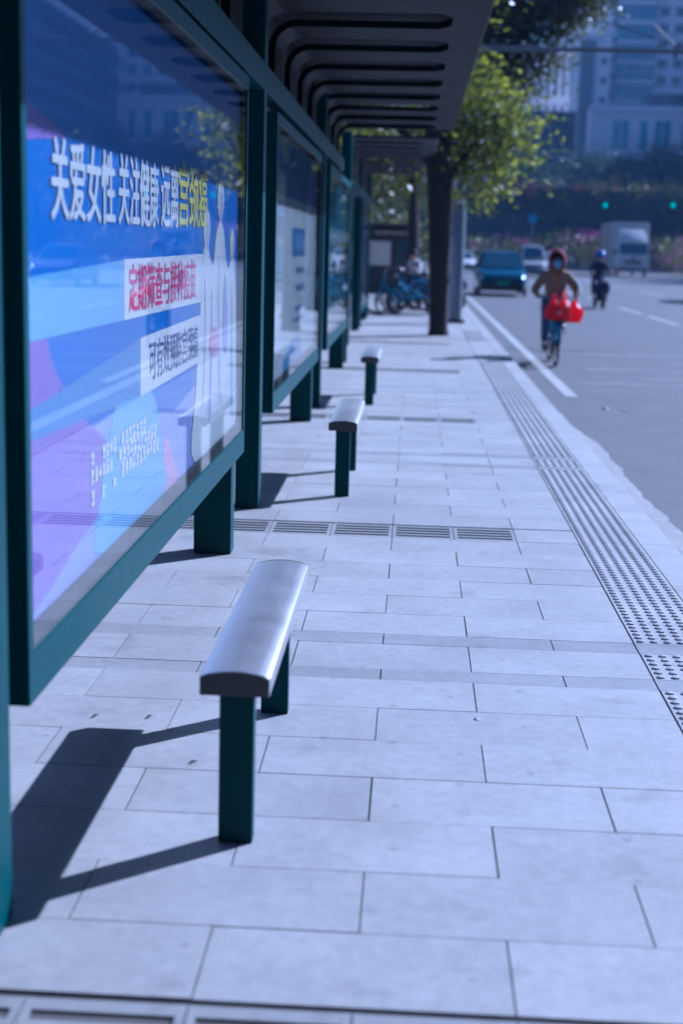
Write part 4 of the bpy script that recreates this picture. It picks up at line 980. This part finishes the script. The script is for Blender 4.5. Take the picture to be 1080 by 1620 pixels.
# ------------------------------------------------------------------ kiosk and hedge beyond the second shelter
kr = thing('news_kiosk', 'dark kiosk with a beige awning and white notice at the far end of the pavement', 'kiosk', (-2.6, 49, 0))
MB().box(0, 2.5, 0, 2.4, 0, 2.1).build('wall', 'shopdark', kr, bevel=.02); MB().box(-.2, 2.7, -.5, 2.6, 2.1, 2.35).build('roof', 'shopdark', kr, bevel=.03)
c = MB(); c.prism([(-.9, 1.98), (-.9, 2.06), (-.02, 2.09), (-.02, 2.04)], 'x', 1.2, 2.65); c.build('awning', 'awning', kr)
MB().box(.95, 1.75, -.03, -.005, .95, 1.75).build('notice_board', 'banner', kr); MB().box(1.9, 2.4, -.02, -.004, .9, 1.8).build('hatch', 'winglass', kr)
MB().box(.1, .55, -.03, -.005, .5, 1.7).build('poster_panel', 'pgrey', kr)
tag(leaves('hedge', [(-5.5, 56, 2.1, 3.0, 1.2, 1.2, 1), (-1.8, 56, 2.1, 2.2, 1.2, 1.2, 1), (.2, 57, 1.8, 1.1, 1.1, 1.4, .7)], 4000, .2, 'leafB', None, 71), 'dark clipped hedge behind the kiosk at the end of the pavement', 'hedge')
for (x, y, z, s, lab, m) in ((-1.95, 52, 3.1, .5, 'white banner hanging behind the second shelter, lower of two', 'banner'), (-1.6, 53, 3.8, .35, 'white banner hanging behind the second shelter, upper of two', 'banner')):
    bb = MB().box(x-s, x+s*.6, y, y+.03, z-s*.55, z+s*.55); bb.tube([(x-s, y+.06, -.02), (x-s, y+.06, z+s*.6)], .03, 8); tag(bb.build('banner', m), lab, 'banner', 'white banners at the end of the pavement')
# ------------------------------------------------------------------ overpass, hedges, signals
ov = thing('overpass', 'dark road overpass crossing behind the traffic with a planted parapet', 'overpass', (0, 0, 0))
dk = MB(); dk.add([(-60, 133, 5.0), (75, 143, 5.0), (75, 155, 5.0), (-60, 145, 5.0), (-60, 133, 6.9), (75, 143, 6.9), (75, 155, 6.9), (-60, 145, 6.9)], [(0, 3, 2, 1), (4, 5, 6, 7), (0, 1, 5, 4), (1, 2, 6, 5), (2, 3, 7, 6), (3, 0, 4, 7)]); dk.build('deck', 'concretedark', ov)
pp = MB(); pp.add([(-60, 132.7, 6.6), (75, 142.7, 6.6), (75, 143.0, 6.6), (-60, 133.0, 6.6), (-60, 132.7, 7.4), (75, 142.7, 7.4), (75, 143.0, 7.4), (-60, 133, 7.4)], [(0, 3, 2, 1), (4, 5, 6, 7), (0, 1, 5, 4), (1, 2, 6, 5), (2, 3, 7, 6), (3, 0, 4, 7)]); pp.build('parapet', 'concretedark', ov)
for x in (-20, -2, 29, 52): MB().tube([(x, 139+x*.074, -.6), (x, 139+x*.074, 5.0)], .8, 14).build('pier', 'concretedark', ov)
bl = []; g3 = random.Random(5)
for i in range(34):
    x = -22+i*2.0; bl.append((x, 132.6+x*.074+4.4, 7.15+g3.uniform(-.25, .35), 1.5, .7, .55, 1))
hp = leaves('planted_hedge', bl, 6500, .32, 'leafB', ov, 77, m2='flowerred', frac2=.22)
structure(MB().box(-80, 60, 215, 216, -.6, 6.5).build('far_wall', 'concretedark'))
def signal(label, x, y, z):
    rt = thing('traffic_light', label, 'traffic light', (x, y, z), group='green traffic lights on the overpass')
    MB().box(-.22, .22, .02, .4, -.65, .65).build('housing', 'dark', rt, bevel=.03)
    MB().tube([(0, .02, -.38), (0, -.02, -.38)], .15, 18).build('green_lamp', 'greenlamp', rt)
    for z2 in (0.02, .42): MB().tube([(0, .02, z2), (0, -.015, z2)], .17, 18).build('unlit_lamp', 'black', rt)
    MB().box(-.06, .06, .4, .62, -.2, .2).build('bracket', 'dark', rt)
def pxw(px, py, Y):   # point at depth Y on a given sight line
    d = f*2250+r2*(px-540)-u2*(py-810); return d*(Y/d.y)+Vector((0, 0, CAM_H))
for px_, lab in ((950, 'green traffic light on the overpass, left of the box truck'), (1056, 'green traffic light on the overpass near the right edge of the photo')):
    q = pxw(px_, 326, 141); yy = 132.7+(q.x+60)*(10/135)-.63
    signal(lab, q.x, yy, q.z+.38)
def disc_sign(label, px_, py_, Y, rad, m):
    q = pxw(px_, py_, Y); rt = thing('road_sign', label, 'sign', (q.x, q.y, ZR))
    MB().tube([(0, -.03, q.z-ZR), (0, .0, q.z-ZR)], rad, 20).build('panel', m, rt); MB().tube([(0, .04, -.3), (0, .04, q.z-ZR+rad)], .05, 8).build('post', 'pole', rt)
disc_sign('small round blue road sign on a post left of the box truck, under the overpass', 842, 346, 128, .38, 'bikeblue')
def hedge(label, pts, h, n, seed, m2, frac):
    bl = []; gg = random.Random(seed)
    for (x, y) in pts: bl.append((x, y, h*.35, 1.2, 1.6, h*.4, 1.2)); bl.append((x+gg.uniform(-.5, .5), y, h*.75, .9, 1.2, h*.28, .8))
    o = leaves('flowering_hedge', bl, n, .26, 'leafB', None, seed, m2=m2, frac2=frac); return tag(o, label, 'hedge', 'flowering hedges along the road')
hedge('dark hedge with magenta flowers along the far right edge of the road', [(21.6+i*.09, 98+i*2.6) for i in range(18)], 2.9, 6500, 81, 'flower', .10)
hedge('magenta flowering hedge left of the box truck, between it and the cyclist', [(13.2+i*.9, 126+i*.6) for i in range(8)], 3.0, 3600, 82, 'flower', .22)
hedge('low flowering hedge behind the teal car and blue pole', [(2.2+i*1.1, 128+i*.3) for i in range(9)], 2.5, 3200, 83, 'flower', .14)
structure(MB().quad((22.2, 20, ZR+.12), (40, 20, ZR+.12), (44, 320, ZR+.12), (26, 320, ZR+.12)).build('far_verge', 'earth'))

# ------------------------------------------------------------------ buildings
def building(label, name, x0, x1, y0, y1, h, wall, cat='building', group='city buildings in the haze'):
    rt = thing(name, label, cat, (x0, y0, -.6), group=group)
    MB().box(0, x1-x0, 0, y1-y0, 0, h).build('wall', wall, rt)
    return rt
def windows(rt, cols, rows, wx, wz, m, name='window', depth=.25, side=None, frame='towerstone'):
    """window units standing 6 cm proud, one part each; side='x' puts them on the left flank"""
    proto = None
    for cx in cols:
        for cz in rows:
            if proto is None:
                b = MB()
                if side: b.box(-.06, .05, -wx/2, wx/2, -wz/2, wz/2)
                else: b.box(-wx/2, wx/2, -.06, .05, -wz/2, wz/2)
                o = proto = b.build(name, m, rt)
            else:
                o = proto.copy(); COL.objects.link(o); o.parent = rt
            o.location = (0, cx, cz) if side else (cx, 0, cz)
def wx(px_, Y): return (px_-657.6)/2250*Y
Y = 260
t = building('tall pale office tower with a blue glass bay and rows of square windows, right edge', 'office_tower', wx(938, Y), wx(1190, Y), Y, Y+30, 90, 'towerstone', group=None)
X0 = wx(938, Y)
bay0, bay1 = wx(948, Y)-X0, wx(1003, Y)-X0
MB().box(bay0, bay1, -1.2, -.0, 27, 88).build('glass_bay', 'towerglass', t)
sl = None
for k in range(18):
    z = 28+k*3.3
    if sl is None: sl = MB().box(bay0-.1, bay1+.1, -1.45, -1.19, -.35, .35).build('floor_slab', 'towerstone', t); o = sl
    else: o = sl.copy(); COL.objects.link(o); o.parent = t
    o.location = (0, 0, z)
windows(t, [wx(p_, Y)-X0 for p_ in (1017, 1040, 1063, 1086)], [28.8+k*2.9 for k in range(9)], 1.55, 1.5, 'winglass')
windows(t, [wx(943, Y)-X0+.1], [26+k*3.1 for k in range(7)], .6, .9, 'winglass', 'small_window')
pd = building('pale podium building with tall cyan windows at the foot of the office tower', 'podium_building', wx(915, 245), wx(1190, 245), 245, 259.5, 25.6, 'towerstone', group=None)
XP = wx(915, 245)
MB().box(-.3, 31, -.5, -.001, 25.0, 26.0).build('cornice', 'towerstone', pd); MB().box(-.2, 31, -.35, -.001, 16.6, 17.0).build('string_course', 'towerstone', pd)
windows(pd, [wx(p_, 245)-XP for p_ in (955, 968, 996, 1018, 1031, 1060, 1085)], [21.3], 1.15, 4.6, 'cyanglass', 'tall_window')
windows(pd, [wx(p_, 245)-XP for p_ in (953, 972, 1022, 1035, 1062)], [13.6], 1.3, 3.6, 'cyanglass', 'window')
MB().box(wx(1003, 245)-XP, wx(1078, 245)-XP, 2, 9, 25.6, 28.2).build('roof_terrace', 'winglass', pd)
b2 = building('slim lavender grey block left of the office tower, partly behind the leaves', 'slim_block', wx(893, 250), wx(940, 250), 250, 262, 38, 'towerstone')
windows(b2, [wx(931, 250)-wx(893, 250)], [24+k*3.2 for k in range(4)], .9, 1.2, 'winglass')
MB().box(.3, 2.6, -.4, -.001, 3, 37).build('bay', 'pole', b2)
b3 = building('low dark billboard like hall with a horizontal seam, above the overpass hedge', 'dark_hall', wx(792, 215), wx(893, 215), 215, 235, 22.1, 'darkwall', group=None)
MB().box(-.1, wx(893, 215)-wx(792, 215)+.1, -.3, -.002, 15.4, 15.9).build('seam', 'pole', b3)
MB().box(.2, 9.4, -.15, -.002, 16.2, 21.8).build('upper_panel', 'shopdark', b3); MB().box(.2, 9.4, -.15, -.002, 9, 15.2).build('lower_panel', 'shopdark', b3)
b4 = building('white ribbed office block behind the dark hall', 'ribbed_block', wx(780, 330), wx(905, 330), 330, 350, 46, 'towerstone')
windows(b4, [1.5+k*1.7 for k in range(10)], [40], .8, 8, 'winglass', 'window_strip'); windows(b4, [1.5+k*1.7 for k in range(10)], [30], .8, 8, 'winglass', 'window_strip')
b5 = building('distant grey housing slab behind the trees on the left', 'housing_slab', -60, 24, 380, 400, 70, 'towerstone')
windows(b5, [40+k*4 for k in range(10)], [20+k*5 for k in range(8)], 2.2, 2, 'winglass')
b8 = building('far pale tower filling the gap behind the office tower', 'pale_tower', wx(860, 420), wx(1000, 420), 420, 440, 120, 'towerstone')
windows(b8, [3+k*4 for k in range(6)], [40+k*5 for k in range(10)], 2.2, 2, 'winglass')
# across the road: mirrored in the glass of the first lightbox
b6 = building('dark office block with long window bands across the road, mirrored in the poster glass', 'office_block', 45, 62, 172, 226, 31, 'darkfacade', group=None)
windows(b6, [27], [3+k*3.0 for k in range(9)], 52, 1.2, 'winglass', 'window_band', side='x'); windows(b6, [8.5], [3+k*3.0 for k in range(9)], 15, 1.2, 'winglass', 'window_band')
b7 = building('pale tower block across the road beyond the dark office block', 'tower_block', 50, 66, 240, 275, 62, 'towerstone')
windows(b7, [5+k*5 for k in range(6)], [8+k*4 for k in range(12)], 3, 2, 'towerglass', side='x')
sky_blocker_left = building('unseen tall dark block added along the inner side of the pavement, shading the shelter from the sky', 'office_block', -40, -13, -70, 62, 62, 'darkfacade', group=None)  # added out of view to cut sky light on the shelter
sky_blocker_rear = building('unseen dark block added behind the camera to cut the sky light', 'tower_block', -40, 30, -60, -26, 34, 'darkfacade', group=None)  # unseen mass put here to shut out sky light from the rear
sky_blocker_right = building('unseen dark block added on the near right side of the road to cut the sky light', 'office_block', 31, 60, -90, -6, 55, 'darkfacade', group=None)  # unseen mass added to hide low sky, placed clear of the sun
b9 = building('grey row of shops along the inner side of the pavement behind the shelter', 'shop_row', -12.9, -9, 20, 62, 5, 'darkfacade', group=None)
MB().box(3.902, 4.9, 1, 41, 3.2, 3.5).build('canopy', 'pole', b9)

# ------------------------------------------------------------------ haze
HZ = 0.00034
if HZ:
    hb = MB().box(-420, 420, -40, 460, -1.8, 140); ho = hb.build('haze', 'black'); ho.data.materials.clear()
    m = bpy.data.materials.new('haze'); m.use_nodes = True; N = m.node_tree.nodes; N.remove(N['Principled BSDF'])
    pv = N.new('ShaderNodeVolumePrincipled'); pv.inputs['Color'].default_value = (.30, .55, 1.0, 1); pv.inputs['Density'].default_value = HZ; pv.inputs['Anisotropy'].default_value = .3
    m.node_tree.links.new(pv.outputs[0], N['Material Output'].inputs['Volume']); ho.data.materials.append(m); ho['kind'] = 'stuff'
